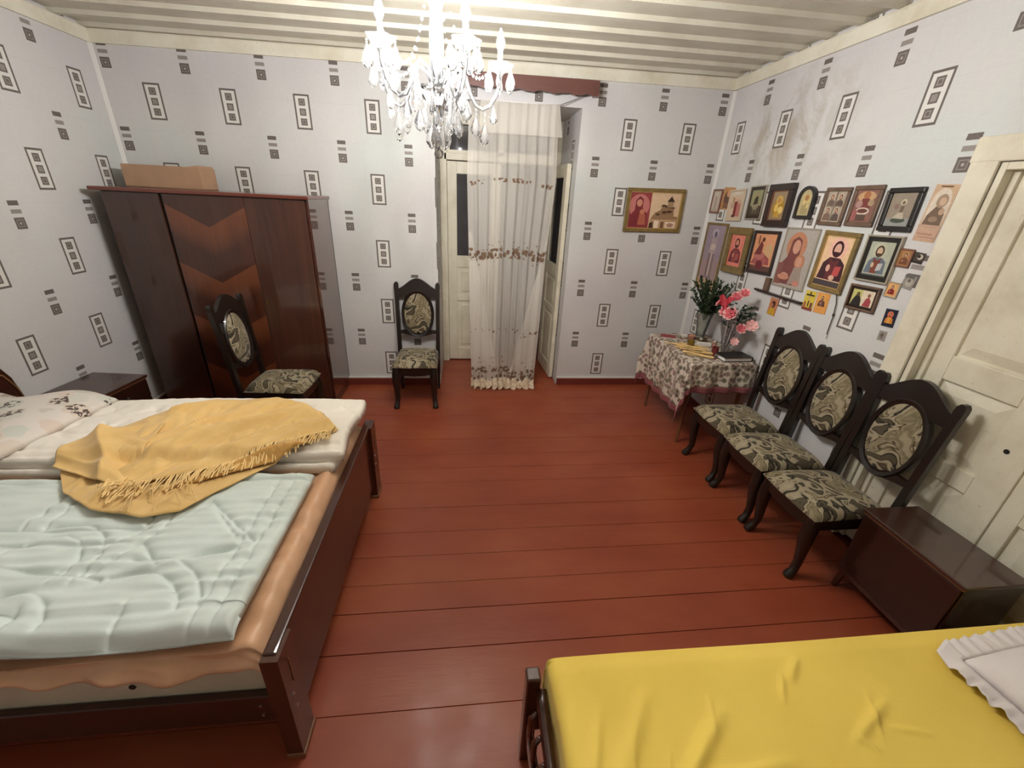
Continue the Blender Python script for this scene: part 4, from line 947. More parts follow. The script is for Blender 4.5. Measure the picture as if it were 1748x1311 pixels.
t = onbox('booklet', 'dark red booklet at the back edge of the side table', 'booklet', None, 4.475, -.565, 0, 0, 0, -20)
b = MB(); b.box(-.06, .06, -.045, .045, 0, .006, .001); b.build('pages', 'paper_white', t)
b = MB(); b.box(-.062, .062, -.047, .047, .006, .009, .001); b.build('cover', 'booklet_red', t)
t = onbox('prayer_book', 'thick black book with cream pages on the side table', 'book', None, 4.755, -1.115, 0, 0, 0, 3)
b = MB(); b.box(-.118, .116, -.066, .066, .004, .030, .002); b.build('page_block', 'paper_white', t)
b = MB(); b.box(-.122, .122, -.072, .072, 0, .004, .001); b.box(-.122, .122, -.072, .072, .030, .0345, .001); b.box(.117, .122, -.072, .072, .004, .030); b.build('cover', 'book_black', t)
t = onbox('paper_packet', 'small white paper packet beside the red booklet', 'packet', None, 4.60, -.585, 0, 0, 0, 8)
b = MB(); b.box(-.045, .045, -.02, .02, 0, .028, .006); b.build('packet_body', 'paper_white', t); b = MB(); b.box(-.046, -.02, -.021, .021, .0, .0285, .006); b.build('band', 'frame_silver', t)
t = onbox('candle_carton', 'small white carton lying behind the candles', 'carton', None, 4.685, -.80, 0, 0, 0, -18)
b = MB(); b.box(-.05, .05, -.022, .022, 0, .026, .002); b.build('carton_body', 'paper_white', t); b = MB(); b.box(.05, .058, -.020, .020, .002, .024, .001); b.build('end_flap', 'paper_white', t)
def pot(name, label, cat, mat, x, y, prof, n=18, extra=None):
    t = thing(name, label, cat, (x, y, TT)); b = MB(); b.lathe(prof, n=n); b.build('vessel', mat, t, smooth=True, auto=50)
    if extra: b = MB(); b.lathe(extra[1], n=n); b.build(extra[0], extra[2], t, smooth=True, auto=50)
    return t
cupp = lambda r, h: [(.001, 0), (r * .7, 0), (r * .8, .004), (r, h), (r * .93, h), (r * .72, .008), (.001, .008)]
pot('clay_bowl', 'small rosy clay bowl behind the white packet', 'bowl', 'clay', 4.665, -.625, cupp(.035, .035), extra=('contents', [(.001, .022), (.026, .022), (.028, .026), (.001, .03)], 'beeswax'))
pot('amber_glass', 'amber glass cup among the thin candles', 'cup', 'amber', 4.545, -.835, cupp(.03, .055), extra=('stem_base', [(.001, .0005), (.024, .0005), (.018, .004), (.001, .004)], 'brass'))
pot('brass_dish', 'little brass dish in front of the greenery', 'dish', 'brass', 4.735, -.665, [(.001, 0), (.02, 0), (.042, .014), (.046, .018), (.03, .010), (.001, .008)], extra=('wick_cup', [(.001, .008), (.012, .008), (.014, .022), (.001, .022)], 'paper_white'))
pot('wax_bell', 'small pale bell shaped ornament beside the bouquet', 'ornament', 'clay', 4.765, -.825, [(.001, 0), (.022, 0), (.020, .012), (.013, .030), (.006, .038), (.001, .04)], extra=('bell_knob', [(.001, .038), (.007, .042), (.006, .05), (.001, .054)], 'paper_white'))
pot('ruby_lamp', 'ruby glass oil lamp at the front edge of the side table', 'lamp', 'ruby', 4.60, -1.10, [(.001, 0), (.026, 0), (.024, .006), (.008, .014), (.008, .034), (.020, .046), (.027, .062), (.024, .090), (.021, .090), (.022, .064), (.001, .05)], extra=('wick_holder', [(.001, .066), (.02, .066), (.006, .072), (.001, .080)], 'clay'))
for i in range(16):
    x, y = 4.475 + .012 * (i % 4) + random.uniform(-.05, .12), -.80 - .024 * i * .8 + random.uniform(-.02, .02); rz = -28 + random.uniform(-24, 24)
    lab = 'thin beeswax candle in the loose heap on the side table'
    ct = thing('candle', lab, 'candle', (x, max(y, -1.17), TT + .0055 + .006 * (i % 3)), math.radians(rz), 'thin beeswax candles heaped on the side table')
    l = random.uniform(.085, .12); b = MB(); b.tube([(-l, 0, 0), (l, 0, 0)], .0052, 8); b.build('wax_stick', 'beeswax', ct, smooth=True, auto=50)
    b = MB(); b.tube([(l, 0, 0), (l + .012, .001, .001)], .0009, 5); b.build('wick', 'paper_white', ct)
# greenery in a pale vase
t = thing('greenery_vase', 'dark evergreen sprigs in a frosted vase on the side table', 'plant', (4.765, -.585, TT))
b = MB(); b.lathe([(.001, 0), (.040, 0), (.036, .02), (.052, .12), (.062, .19), (.072, .235), (.068, .235), (.05, .12), (.034, .02), (.001, .012)], n=20, wav=(6, .06)); b.build('vase', 'vase', t, smooth=True, auto=50)
lf = MB(); stm = MB()
def leafq(mb, p, d, l, w_):
    d = d.normalized(); s = d.cross(Vector((random.uniform(-1, 1), random.uniform(-1, 1), random.uniform(-.2, 1)))).normalized() * w_
    m = p + d * l * .5; up = d.cross(s).normalized() * w_ * .35
    mb.add([p, m + s, p + d * l, m - s, m + up], [(0, 1, 4), (1, 2, 4), (2, 3, 4), (3, 0, 4)])
for i in range(46):
    a = random.uniform(0, 2 * PI); sp = random.uniform(.04, .19); h = random.uniform(.30, .52)
    p0 = Vector((0, 0, .16)); p1 = Vector((sp * .4 * math.cos(a), sp * .4 * math.sin(a) - .02, .16 + (h - .16) * .55)); p2 = Vector((min(.11, sp * math.cos(a)), sp * math.sin(a) - .03, h))
    stm.tube([p0, p1, p2], .0018, 4)
    for k in range(32):
        f = .3 + .7 * k / 31; p = p0.lerp(p1, f * 2) if f < .5 else p1.lerp(p2, (f - .5) * 2)
        leafq(lf, p, (p2 - p0).normalized() + Vector((random.uniform(-1, 1), random.uniform(-1, 1), random.uniform(-.5, .9))), random.uniform(.024, .046), random.uniform(.006, .011))
stm.build('stems', 'leaf', t)
lf = lf.build('foliage', 'leaf', t, fix=False); lf['kind'] = 'stuff'
# pink bouquet wrapped in cellophane
t = thing('flower_bouquet', 'pink flowers wrapped in clear film standing on the side table', 'bouquet', (4.775, -.955, TT))
b = MB(); n_ = 28; prof = [(.022, 0), (.045, .10), (.075, .20), (.105, .30)]; vs = []
X = np.zeros((n_, 4)); Y = X.copy(); Z = X.copy()
for i in range(n_):
    a = 2 * PI * i / n_
    for j, (r, z) in enumerate(prof): rr = r * (1 + .16 * math.sin(5 * a + j) * z / .3); X[i, j] = rr * math.cos(a) * .8; Y[i, j] = rr * math.sin(a) * 1.25 - .10 * z; Z[i, j] = z + .02 * math.sin(7 * a) * (j == 3)
b.grid(X, Y, Z, close_u=True); b.build('wrapping', 'wrap', t, fix=False, smooth=True)
b = MB()
for i in range(9):
    a = random.uniform(0, 2 * PI); b.tube([(.01 * math.cos(a), .01 * math.sin(a), .01), (.03 * math.cos(a), .05 * math.sin(a) - .02, .2), (.06 * math.cos(a), .09 * math.sin(a) - .03, .34)], .003, 5)
b.build('stems', 'leaf2', t)
b = MB()
for i in range(130):
    a = random.uniform(0, 2 * PI); r = random.uniform(.02, .10); p = Vector((r * .8 * math.cos(a), r * math.sin(a) * 1.3 - .05, random.uniform(.22, .40))); leafq(b, p, Vector((math.cos(a), math.sin(a), random.uniform(-.3, .8))), random.uniform(.03, .06), random.uniform(.008, .014))
b = b.build('foliage', 'leaf2', t, fix=False); b['kind'] = 'stuff'
def bloom(x, y, z, s, tilt, mats=('petal', 'petal_edge')):
    o = None
    s *= .84; b = MB()
    for ring, (n_, r, h) in enumerate(((7, 1.0, .0), (6, .72, .25), (4, .40, .42))):
        for k in range(n_):
            a = 2 * PI * k / n_ + ring * .5
            P = []
            for (u, v) in ((.12, 0), (.55, .36), (1.0, .30), (1.08, 0), (1.0, -.30), (.55, -.36)):
                rr = u * r * s; wv = v * r * s
                P.append((rr * math.cos(a) - wv * math.sin(a), rr * math.sin(a) + wv * math.cos(a), s * (h + .45 * u * u * (1 - .3 * ring)) + .02 * s * math.sin(9 * u + k)))
            c = (P[0][0] * .5 + P[3][0] * .5, P[0][1] * .5 + P[3][1] * .5, (P[0][2] + P[3][2]) / 2 - .12 * s)
            b.add(P + [c], [(0, 1, 6), (5, 0, 6)], mi=0); b.add(P + [c], [(1, 2, 6), (2, 3, 6), (3, 4, 6), (4, 5, 6)], mi=1 if ring == 0 else 0)
    o = b.build('flower', list(mats), t, fix=False); o.location = (x, y, z); o.rotation_euler = tilt; return o
bloom(-.075, -.075, .335, .062, (.5, -1.0, 0)); bloom(-.06, .02, .33, .052, (-.1, -1.1, .5)); bloom(-.05, -.05, .46, .05, (0, -.8, 1.1)); bloom(-.03, -.105, .50, .045, (.5, -.7, .3)); bloom(-.085, .075, .385, .042, (-.4, -.9, .2))
bloom(-.055, -.20, .255, .045, (.8, -.8, .4)); bloom(-.03, -.275, .30, .05, (.9, -.6, 0), ('petal_edge', 'petal_edge')); bloom(-.07, -.19, .15, .036, (.7, -.9, .4), ('petal_edge', 'petal_edge'))
b = MB()
for (y0, z0, y1, z1) in ((.10, .44, -.02, .42), (.06, .43, -.06, .36), (.02, .40, -.09, .46)):
    b.add([(-.09, y0, z0), (-.10, (y0 + y1) / 2, (z0 + z1) / 2 + .035), (-.085, y1, z1), (-.11, y1 + .02, z1 - .045), (-.10, (y0 + y1) / 2, (z0 + z1) / 2 - .05), (-.08, y0 - .01, z0 - .05)], [(0, 1, 4, 5), (1, 2, 3, 4)])
o = b.build('ribbon_bow', 'petal_red', t, fix=False); o.modifiers.new('thick', 'SOLIDIFY').thickness = .002

# ------------------------------------------------------------------ pictures
def ell(cx_, cy_, rx, ry, n=18): return [(cx_ + rx * math.cos(2 * PI * k / n), cy_ + ry * math.sin(2 * PI * k / n)) for k in range(n)]
def saint(cx_, hy, s, robe, halo=None, hair=(70, 40, 34), skin=(206, 158, 130), inner=None, book=None, asp=1.0, beard=True):
    """half figure: halo, hair, face, robe (asp = picture height / width)"""
    o = []; r = s; v = s / asp
    bt = max(.02, hy - 5.2 * v)
    if halo: o.append((ell(cx_, hy, r * 1.9, v * 1.9), halo))
    o.append((([(cx_ - 2.7 * r, bt), (cx_ + 2.7 * r, bt), (cx_ + 2.3 * r, hy - 2.4 * v), (cx_ + 1.1 * r, hy - 1.5 * v), (cx_ - 1.1 * r, hy - 1.5 * v), (cx_ - 2.2 * r, hy - 2.5 * v)]), robe))
    if inner: o.append(([(cx_ - 1.0 * r, bt), (cx_ + .7 * r, bt), (cx_ + 1.0 * r, hy - 1.6 * v), (cx_, hy - 2.2 * v), (cx_ - 1.0 * r, hy - 1.6 * v)], inner))
    o.append((ell(cx_, hy - .1 * v, r * 1.12, v * 1.35), hair)); o.append((ell(cx_, hy - .15 * v, r * .72, v * .95), skin))
    if beard: o.append(([(cx_ - .62 * r, hy - .55 * v), (cx_ + .62 * r, hy - .55 * v), (cx_ + .35 * r, hy - 1.35 * v), (cx_ - .35 * r, hy - 1.35 * v)], hair))
    o.append((ell(cx_ - .8 * r, hy - 3.3 * v, r * .42, v * .6), skin))
    if book: o.append(([(cx_ + .4 * r, hy - 4.6 * v), (cx_ + 1.8 * r, hy - 4.3 * v), (cx_ + 1.9 * r, hy - 2.7 * v), (cx_ + .6 * r, hy - 2.9 * v)], book))
    return o
def mother(cx_, hy, s, robe, halo, skin, child, asp=1.0):
    r, v = s, s / asp; bt = max(.02, hy - 5.2 * v)
    return [(ell(cx_, hy + .1 * v, r * 1.9, v * 1.9), halo), ([(cx_ - 2.8 * r, bt), (cx_ + 2.2 * r, bt), (cx_ + 2.0 * r, hy - 2.4 * v), (cx_ + 1.0 * r, hy - 1.3 * v), (cx_ + .9 * r, hy + .9 * v), (cx_, hy + 1.4 * v), (cx_ - 1.0 * r, hy + .9 * v), (cx_ - 1.2 * r, hy - 1.4 * v), (cx_ - 2.3 * r, hy - 2.6 * v)], robe),
            (ell(cx_ + .1 * r, hy, r * .72, v * .95), skin), (ell(cx_ + 1.4 * r, hy - 1.9 * v, r * .95, v * .95), halo), ([(cx_ + .2 * r, bt), (cx_ + 2.4 * r, bt + .5 * v), (cx_ + 2.1 * r, hy - 2.6 * v), (cx_ + .7 * r, hy - 2.7 * v)], child), (ell(cx_ + 1.3 * r, hy - 1.95 * v, r * .55, v * .65), skin), (ell(cx_ - .9 * r, hy - 4.0 * v, r * .9, v * .4), skin)]
def picture(name, label, y, z, w_, h, roll, frame, fw, depth, bg, shapes, mount=None, foil=False, off=0.0, lip=None, wall='r', arch=False, group='icons and pictures on the right wall', cat='picture'):
    loc = (RW - off, y, z) if wall == 'r' else (y, -off, z)
    t = thing(name, label, cat, loc, -PI / 2 if wall == 'r' else 0.0, group); t.rotation_euler[1] = -math.radians(roll)
    X0, X1, Z0, Z1 = -w_ / 2, w_ / 2, -h / 2, h / 2; face = -depth * .55 if frame else -depth
    if arch:
        def outline(ins):
            ww = w_ / 2 - ins; zz = Z1 - w_ / 2 - .0
            return [(-ww, Z0 + ins), (ww, Z0 + ins)] + [(ww * math.cos(PI * k / 14), zz + (w_ / 2 - ins) * math.sin(PI * k / 14)) for k in range(15)]
        oA, iA = outline(0), outline(fw); n = len(oA); b = MB()
        vs = [(x, -.001, q) for x, q in oA] + [(x, -depth, q) for x, q in oA] + [(x, -depth, q) for x, q in iA] + [(x, -.001, q) for x, q in iA]
        fs = []
        for k in range(n):
            k2 = (k + 1) % n
            for l in range(4): fs.append((l * n + k, l * n + k2, ((l + 1) % 4) * n + k2, ((l + 1) % 4) * n + k))
        b.add(vs, fs); b.build('frame', frame, t)
    elif frame:
        b = MB()
        for (a, c, d, e) in ((X0, X1, Z1 - fw, Z1), (X0, X1, Z0, Z0 + fw), (X0, X0 + fw, Z0 + fw, Z1 - fw), (X1 - fw, X1, Z0 + fw, Z1 - fw)): b.box(a, c, -depth, -.001, d, e, min(.004, fw * .25))
        b.build('frame', frame, t)
        if lip:
            b = MB(); g_ = .006
            for (a, c, d, e) in ((X0 + fw, X1 - fw, Z1 - fw - g_, Z1 - fw), (X0 + fw, X1 - fw, Z0 + fw, Z0 + fw + g_), (X0 + fw, X0 + fw + g_, Z0 + fw, Z1 - fw), (X1 - fw - g_, X1 - fw, Z0 + fw, Z1 - fw)): b.box(a, c, -depth * .8, -.001, d, e)
            b.build('lip', lip, t)
    b = MB(); i_ = fw if frame else 0.0; x0, x1, z0, z1 = X0 + i_, X1 - i_, Z0 + i_, Z1 - i_
    if mount:
        mc, mw = mount; b.box(x0, x1, face + .0006, -.0008, z0, z1, col=lin(mc)); x0 += mw; x1 -= mw; z0 += mw; z1 -= mw
    if arch:
        A = outline(fw - .001); b.prism(A, face, -.0008, col=lin(bg))
    else: b.box(x0, x1, face, -.0008, z0, z1, col=lin(bg))
    dd = face
    for k, (poly, c) in enumerate(shapes):
        dd -= .00025
        P = [(x0 + min(1, max(0, u)) * (x1 - x0), z0 + min(1, max(0, v)) * (z1 - z0)) for u, v in poly]
        b.add([(u, dd, v) for u, v in P], [tuple(range(len(P)))], lin(c))
    b.build('print', 'foil' if foil else 'print', t, fix=True)
    return t
R_ = lambda a, b_, c, d: [(a, b_), (c, b_), (c, d), (a, d)]
# upper row, from the corner
picture('framed_picture', 'narrow rosewood framed pale print nearest the corner, upper row', -.100, 1.855, .150, .20, 0, 'frame_rose', .016, .014, (196, 184, 168), [(R_(.35, .05, .6, .8), (168, 150, 134)), (ell(.48, .82, .1, .1), (208, 196, 180)), (R_(.1, .02, .9, .14), (180, 168, 150))])
picture('icon_card', 'golden brown card tucked behind a cream framed icon', -.262, 1.880, .165, .175, -2, None, 0, .003, (190, 138, 82), [(ell(.45, .5, .3, .35), (96, 66, 52)), (ell(.52, .72, .16, .16), (202, 150, 110)), (R_(.2, .05, .8, .3), (128, 86, 58))])
picture('framed_icon', 'cream framed icon of standing figures in red', -.414, 1.828, .210, .245, 3, 'frame_cream', .014, .014, (208, 186, 162), saint(.30, .72, .075, (190, 160, 140), (226, 206, 170), asp=1.2, beard=False) + [(R_(.42, .12, .64, .64), (128, 48, 44)), (ell(.53, .7, .09, .08), (214, 176, 146)), (R_(.62, .1, .88, .56), (190, 120, 112)), (ell(.74, .64, .08, .08), (206, 168, 140)), (R_(.05, .86, .95, .97), (214, 204, 186)), (R_(.36, .08, .60, .16), (80, 34, 30))], off=.0045)
picture('framed_icon', 'small dark framed icon of a rider on green ground', -.665, 1.852, .190, .245, 2.5, 'frame_silver', .010, .016, (150, 150, 112), [(R_(0, 0, 1, .38), (72, 64, 50)), (ell(.5, .38, .3, .16), (156, 148, 124)), (R_(.34, .08, .42, .34), (130, 122, 102)), (R_(.62, .08, .7, .34), (130, 122, 102)), ([(.3, .42), (.7, .46), (.66, .74), (.48, .8), (.36, .66)], (58, 48, 36)), (ell(.5, .82, .09, .08), (170, 140, 104))], mount=((48, 40, 34), .022))
picture('framed_icon', 'deep dark brown framed gilded icon, thickest frame of the upper row', -.944, 1.838, .250, .285, 2, 'frame_dark', .044, .034, (156, 134, 104), [(ell(.5, .42, .36, .30), (172, 132, 42)), (ell(.5, .68, .2, .15), (214, 178, 84)), (ell(.66, .34, .16, .13), (236, 206, 122)), (ell(.38, .42, .12, .14), (228, 196, 106)), (ell(.5, .67, .11, .09), (190, 138, 84)), ([(.3, .1), (.7, .1), (.6, .3), (.4, .3)], (196, 156, 64))], lip='frame_rose')
picture('arched_icon', 'black arched icon with silver gilt relief', -1.191, 1.862, .150, .200, 1.5, 'frame_black', .020, .024, (190, 176, 134), [(ell(.5, .62, .28, .22), (206, 184, 126)), (ell(.5, .68, .15, .12), (170, 118, 76)), ([(.2, .06), (.8, .06), (.72, .46), (.28, .46)], (168, 152, 108)), (ell(.36, .5, .12, .1), (220, 196, 132)), (ell(.68, .36, .1, .1), (214, 192, 130))], arch=True, foil=False)
picture('framed_icon', 'brown framed icon of four small saints', -1.426, 1.842, .185, .216, 0, 'frame_brown', .022, .016, (178, 164, 146), saint(.27, .82, .075, (110, 92, 82), (196, 182, 160), asp=1.15) [:4] + [(R_(.06, .47, .46, .53), (140, 126, 110))] + saint(.73, .82, .075, (98, 78, 72), (196, 182, 160), asp=1.15)[:4] + [(R_(.54, .47, .94, .53), (140, 126, 110))] + [(R_(.02, 0, .98, .49), (178, 164, 146))] + saint(.27, .38, .075, (124, 100, 86), (196, 182, 160), asp=1.15)[:4] + saint(.73, .38, .075, (92, 80, 74), (196, 182, 160), asp=1.15)[:4] + [(R_(.475, 0, .525, 1), (150, 134, 118))])
picture('framed_icon', 'wide brown framed icon with a chalice and rosy clouds', -1.634, 1.850, .186, .216, 1, 'frame_brown', .024, .016, (138, 98, 88), [(ell(.5, .8, .42, .16), (196, 158, 116)), (ell(.5, .84, .16, .12), (170, 110, 74)), ([(.2, .45), (.8, .45), (.66, .74), (.34, .74)], (122, 62, 58)), (ell(.25, .56, .16, .12), (176, 140, 132)), (ell(.78, .6, .14, .1), (168, 146, 116)), (ell(.5, .34, .32, .12), (214, 196, 180)), (ell(.5, .35, .24, .07), (104, 60, 52)), (R_(.3, .04, .7, .24), (96, 76, 66)), (R_(.05, .05, .28, .36), (158, 96, 94))])
picture('framed_icon', 'black framed picture of a praying figure by a pond', -1.860, 1.838, .187, .212, 1.5, 'frame_black', .026, .020, (150, 138, 122), [(R_(0, 0, 1, .24), (148, 150, 146)), (ell(.52, .18, .3, .08), (72, 82, 70)), ([(.25, .24), (.72, .22), (.62, .5), (.5, .62), (.44, .4)], (186, 176, 158)), ([(.46, .42), (.62, .42), (.62, .62), (.5, .64)], (110, 92, 74)), (ell(.55, .72, .12, .1), (196, 188, 164)), (ell(.55, .71, .06, .055), (120, 94, 72)), (ell(.3, .6, .1, .08), (138, 112, 104))])
picture('icon_print', 'unframed peach paper icon print with an arch beside the door casing', -2.034, 1.826, .110, .258, -2, None, 0, .0015, (208, 176, 144), [(R_(.08, .30, .92, .72), (222, 208, 190)), (ell(.5, .72, .40, .22), (222, 208, 190)), ([(.1, .30), (.9, .30), (.86, .5), (.66, .62), (.4, .62), (.16, .46)], (120, 98, 82)), (ell(.56, .72, .24, .12), (168, 144, 122)), (ell(.6, .71, .14, .07), (206, 176, 150)), (ell(.72, .54, .12, .06), (190, 160, 134)), (ell(.5, .4, .2, .05), (158, 134, 112)), (R_(0, .255, 1, .29), (196, 160, 142)), (R_(.02, .03, .98, .24), (204, 168, 146)), (R_(.1, .12, .8, .15), (178, 138, 118)), (R_(.2, .07, .9, .09), (178, 138, 118)), (R_(.25, .955, .75, .975), (110, 80, 62))])
# lower row
picture('framed_icon', 'tall mauve icon of a standing figure beside the corner', -.225, 1.385, .330, .59, 1, 'gilt', .020, .016, (158, 140, 152), [(R_(0, 0, 1, .14), (200, 168, 130)), (R_(0, .14, 1, .45), (164, 138, 138)), (ell(.5, .88, .17, .07), (186, 174, 186)), (ell(.52, .86, .08, .045), (102, 88, 108)), ([(.34, .55), (.66, .55), (.68, .8), (.36, .8)], (176, 156, 156)), (ell(.5, .66, .15, .05), (206, 184, 178)), (R_(.34, .2, .46, .56), (128, 106, 108)), (R_(.56, .2, .66, .56), (136, 112, 112)), (R_(.46, .2, .56, .56), (196, 176, 168)), (R_(.28, .16, .72, .2), (142, 120, 124))])
picture('framed_icon', 'olive framed icon of a bearded saint on pink ground', -.600, 1.485, .300, .362, 1.5, 'frame_olive', .052, .020, (224, 128, 112), saint(.5, .74, .145, (112, 40, 44), (232, 140, 120), hair=(86, 36, 34), skin=(212, 140, 118), inner=(148, 62, 62), book=(168, 84, 80), asp=1.25), lip='gilt', off=.018)
picture('framed_icon', 'dark framed icon of a horseman in red on orange ground', -.905, 1.507, .285, .315, 2.5, 'frame_dark', .024, .016, (222, 158, 116), [(R_(0, 0, 1, .14), (96, 62, 56)), (ell(.74, .55, .2, .2), (208, 168, 122)), ([(.02, .18), (.9, .18), (.84, .36), (.6, .46), (.2, .44)], (160, 76, 76)), (ell(.36, .42, .26, .12), (186, 112, 106)), ([(.1, .44), (.44, .44), (.46, .7), (.34, .82), (.22, .62)], (120, 48, 46)), (ell(.42, .85, .07, .06), (84, 48, 44)), (ell(.45, .16, .16, .12), (112, 30, 44)), (R_(.62, .14, .68, .34), (176, 108, 100)), (R_(.2, .1, .26, .34), (176, 108, 100)), (R_(.2, .72, .24, .95), (110, 50, 46))])
picture('framed_icon', 'large greyish rose icon of a mother and child', -1.243, 1.508, .298, .398, 1.2, 'frame_silver', .010, .014, (176, 168, 160), mother(.44, .70, .17, (124, 70, 66), (190, 132, 100), (204, 152, 130), (158, 142, 130), asp=1.33) + [(R_(0, .02, .2, .4), (136, 84, 78)), (ell(.28, .16, .2, .05), (198, 138, 114)), (ell(.75, .08, .12, .05), (196, 132, 116))])
picture('framed_icon', 'largest dark gilt framed icon of a bearded man holding a red book', -1.565, 1.532, .260, .352, -.3, 'frame_olive', .024, .022, (236, 198, 158), saint(.52, .76, .165, (66, 36, 44), (240, 190, 170), hair=(64, 24, 34), skin=(222, 176, 156), inner=(104, 46, 50), book=(190, 80, 82), asp=1.4) + [(R_(.02, .0, .98, .13), (74, 66, 70)), (ell(.62, .2, .1, .05), (226, 180, 160))], lip='gilt_light')
picture('framed_icon', 'silver and black framed icon of a man in a blue cloak', -1.845, 1.587, .208, .246, 1.3, 'frame_silver', .010, .020, (178, 182, 164), saint(.47, .74, .16, (104, 116, 128), (190, 190, 166), hair=(78, 60, 46), skin=(208, 178, 150), inner=(126, 68, 56), book=(190, 190, 188), asp=1.25) + [(R_(0, 0, 1, .04), (92, 96, 98))], mount=((34, 32, 28), .024))
picture('framed_icon', 'tiny carved wooden icon right of the blue cloak icon', -1.978, 1.611, .080, .092, 0, 'frame_rose', .008, .010, (168, 122, 80), saint(.55, .7, .13, (118, 74, 50), (196, 150, 100), asp=1.1, beard=False))
picture('icon_card', 'tiny dark photo card beside the tiny wooden icon', -2.046, 1.620, .056, .052, -4, None, 0, .002, (74, 66, 58), [(ell(.6, .6, .25, .25), (206, 194, 176)), (ell(.5, .64, .15, .15), (40, 32, 28)), (R_(.0, .0, .9, .22), (52, 44, 40))])
picture('icon_card', 'small silver grey card beside the door casing below the photo card', -2.048, 1.500, .062, .070, -7, None, 0, .002, (150, 146, 138), [(ell(.55, .5, .3, .32), (178, 172, 160)), (ell(.5, .62, .13, .13), (108, 100, 92)), (R_(.0, .78, .8, 1), (104, 104, 100))])
picture('framed_icon', 'small silver framed icon of a saint in red below the tiny wooden icon', -1.985, 1.448, .074, .082, -1, 'frame_silver', .007, .009, (226, 172, 112), saint(.46, .72, .12, (150, 46, 44), (238, 190, 120), asp=1.1, inner=(116, 30, 34), beard=False))
picture('framed_icon', 'dark framed double picture of a black robed figure and a saint', -1.841, 1.371, .190, .140, 2, 'frame_brown', .012, .018, (224, 210, 184), [(R_(0, 0, .45, 1), (196, 190, 120)), ([(.02, 0), (.5, 0), (.46, .4), (.34, .66), (.2, .66), (.1, .36)], (44, 40, 40)), (ell(.28, .72, .08, .13), (96, 84, 52)), ([(.58, .02), (.92, .02), (.92, .4), (.8, .62), (.68, .5)], (168, 72, 78)), (ell(.78, .72, .07, .12), (150, 104, 88))], mount=((40, 28, 22), .014))
picture('icon_card', 'small card of a dark haired saint in yellow beside the bouquet', -1.170, 1.156, .084, .124, -1, None, 0, .004, (196, 132, 96), [(ell(.5, .66, .34, .24), (176, 110, 80)), (ell(.52, .64, .2, .19), (58, 30, 28)), ([(.05, .02), (.95, .02), (.8, .4), (.3, .44)], (206, 164, 50)), (ell(.45, .6, .1, .1), (190, 130, 100))])
picture('icon_card', 'bright yellow crucifixion card, left of the pair below the largest icon', -1.474, 1.272, .086, .126, 1.8, None, 0, .004, (218, 194, 72), [(R_(.44, .2, .56, .95), (52, 40, 26)), (R_(.12, .74, .9, .82), (44, 36, 26)), (R_(0, 0, 1, .14), (134, 62, 50)), (R_(.1, .1, .3, .42), (170, 96, 84)), (R_(.7, .1, .92, .42), (122, 66, 62)), (ell(.5, .62, .09, .14), (210, 176, 110))])
picture('icon_card', 'orange card of a robed saint, right of the pair below the largest icon', -1.577, 1.279, .096, .128, 2.8, None, 0, .004, (226, 160, 84), saint(.5, .76, .105, (88, 56, 50), (238, 186, 100), asp=1.3, inner=(128, 88, 76)))
picture('icon_card', 'small dark blue card of a saint in orange near the door casing', -2.032, 1.307, .066, .093, 4, None, 0, .004, (36, 40, 58), saint(.5, .70, .13, (214, 136, 54), (232, 128, 92), asp=1.35, hair=(150, 60, 40), inner=(226, 170, 80)))
picture('icon_card', 'tiny grey card lowest on the wall near the door casing', -2.031, 1.208, .043, .053, 3, None, 0, .003, (158, 152, 142), [(ell(.5, .5, .3, .34), (128, 120, 112)), (ell(.5, .56, .12, .16), (90, 84, 78))])
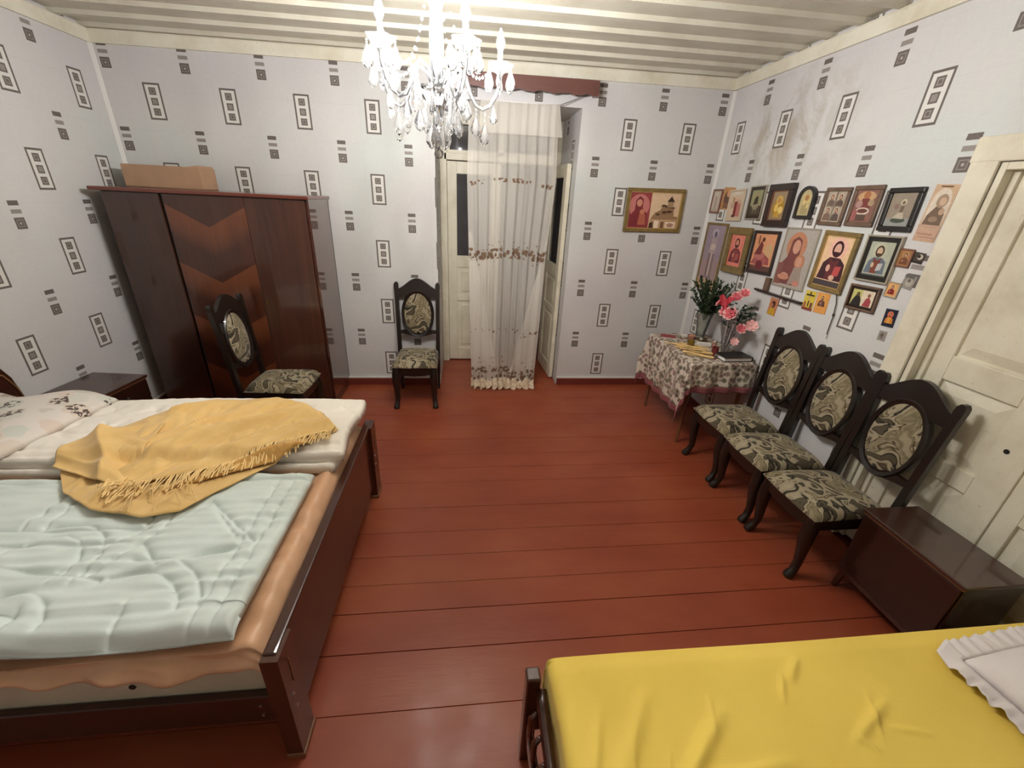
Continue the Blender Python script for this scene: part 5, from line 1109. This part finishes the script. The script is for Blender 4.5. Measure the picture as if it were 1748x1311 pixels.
# picture of church and mother on the back wall
picture('framed_picture', 'gilt framed picture of a red madonna beside a stone church', 4.381, 1.751, .548, .370, 1.0, 'gilt', .030, .024, (220, 190, 156), [
    (R_(0, 0, .42, 1), (150, 62, 66)), (ell(.2, .62, .2, .32), (196, 120, 116)), ([(.03, .06), (.38, .06), (.36, .42), (.27, .56), (.27, .8), (.2, .88), (.13, .78), (.12, .5), (.04, .36)], (126, 44, 52)), (ell(.2, .70, .055, .10), (206, 140, 116)), (ell(.27, .46, .05, .07), (200, 128, 100)), ([(.2, .1), (.36, .1), (.34, .4), (.22, .4)], (176, 96, 76)),
    ([(.44, .26), (.98, .26), (.98, .34), (.9, .36), (.88, .58), (.66, .64), (.62, .52), (.52, .44)], (150, 118, 88)), ([(.62, .62), (.9, .56), (.9, .6), (.66, .68)], (96, 70, 52)), (ell(.7, .46, .05, .04), (86, 60, 44)), (ell(.8, .48, .06, .035), (86, 60, 44)), (ell(.58, .40, .04, .03), (86, 60, 44)), (R_(.75, .6, .86, .76), (168, 140, 106)), ([(.73, .75), (.88, .75), (.805, .9)], (70, 50, 40)),
    (R_(.43, 0, 1, .25), (188, 150, 112)), ([(.43, .0), (.52, .0), (.5, .2), (.44, .16)], (66, 46, 36)), (R_(.53, .02, .62, .23), (232, 214, 190)), (R_(.66, .02, .72, .2), (110, 80, 58)), (R_(.75, .03, .95, .2), (230, 208, 184)), (ell(.85, .11, .07, .06), (170, 132, 110))],
    lip='gilt_light', wall='b', group=None)
# little rail, post and hanging cord under the icons
t = thing('icon_rail', 'thin brown wooden rail fixed under the icons behind the bouquet', 'rail', (RW, 0, 0))
b = MB(); b.box(-.030, -.001, -1.43, -.95, 1.236, 1.250, .002); b.build('rail_bar', 'frame_dark', t)
b = MB(); b.box(-.024, -.001, -1.082, -1.034, 1.250, 1.345, .003); b.build('rail_post', 'frame_brown', t)
t = thing('picture_cord', 'dark cord hanging below the largest icon', 'cord', (RW, 0, 0))
b = MB(); b.tube([(-.012, -1.665, 1.37), (-.010, -1.690, 1.30), (-.010, -1.700, 1.22), (-.010, -1.702, 1.11)], .0028, 6); b.build('cord_line', 'cable', t, smooth=True)
b = MB(); b.lathe([(.001, -.012), (.006, -.006), (.006, .006), (.001, .012)], (-.011, -1.699, 1.235), 8); b.build('cord_switch', 'cable', t)
b = MB(); b.lathe([(.001, -.022), (.005, -.016), (.005, .0), (.001, .004)], (-.010, -1.702, 1.108), 8); b.build('cord_end', 'paper_white', t)
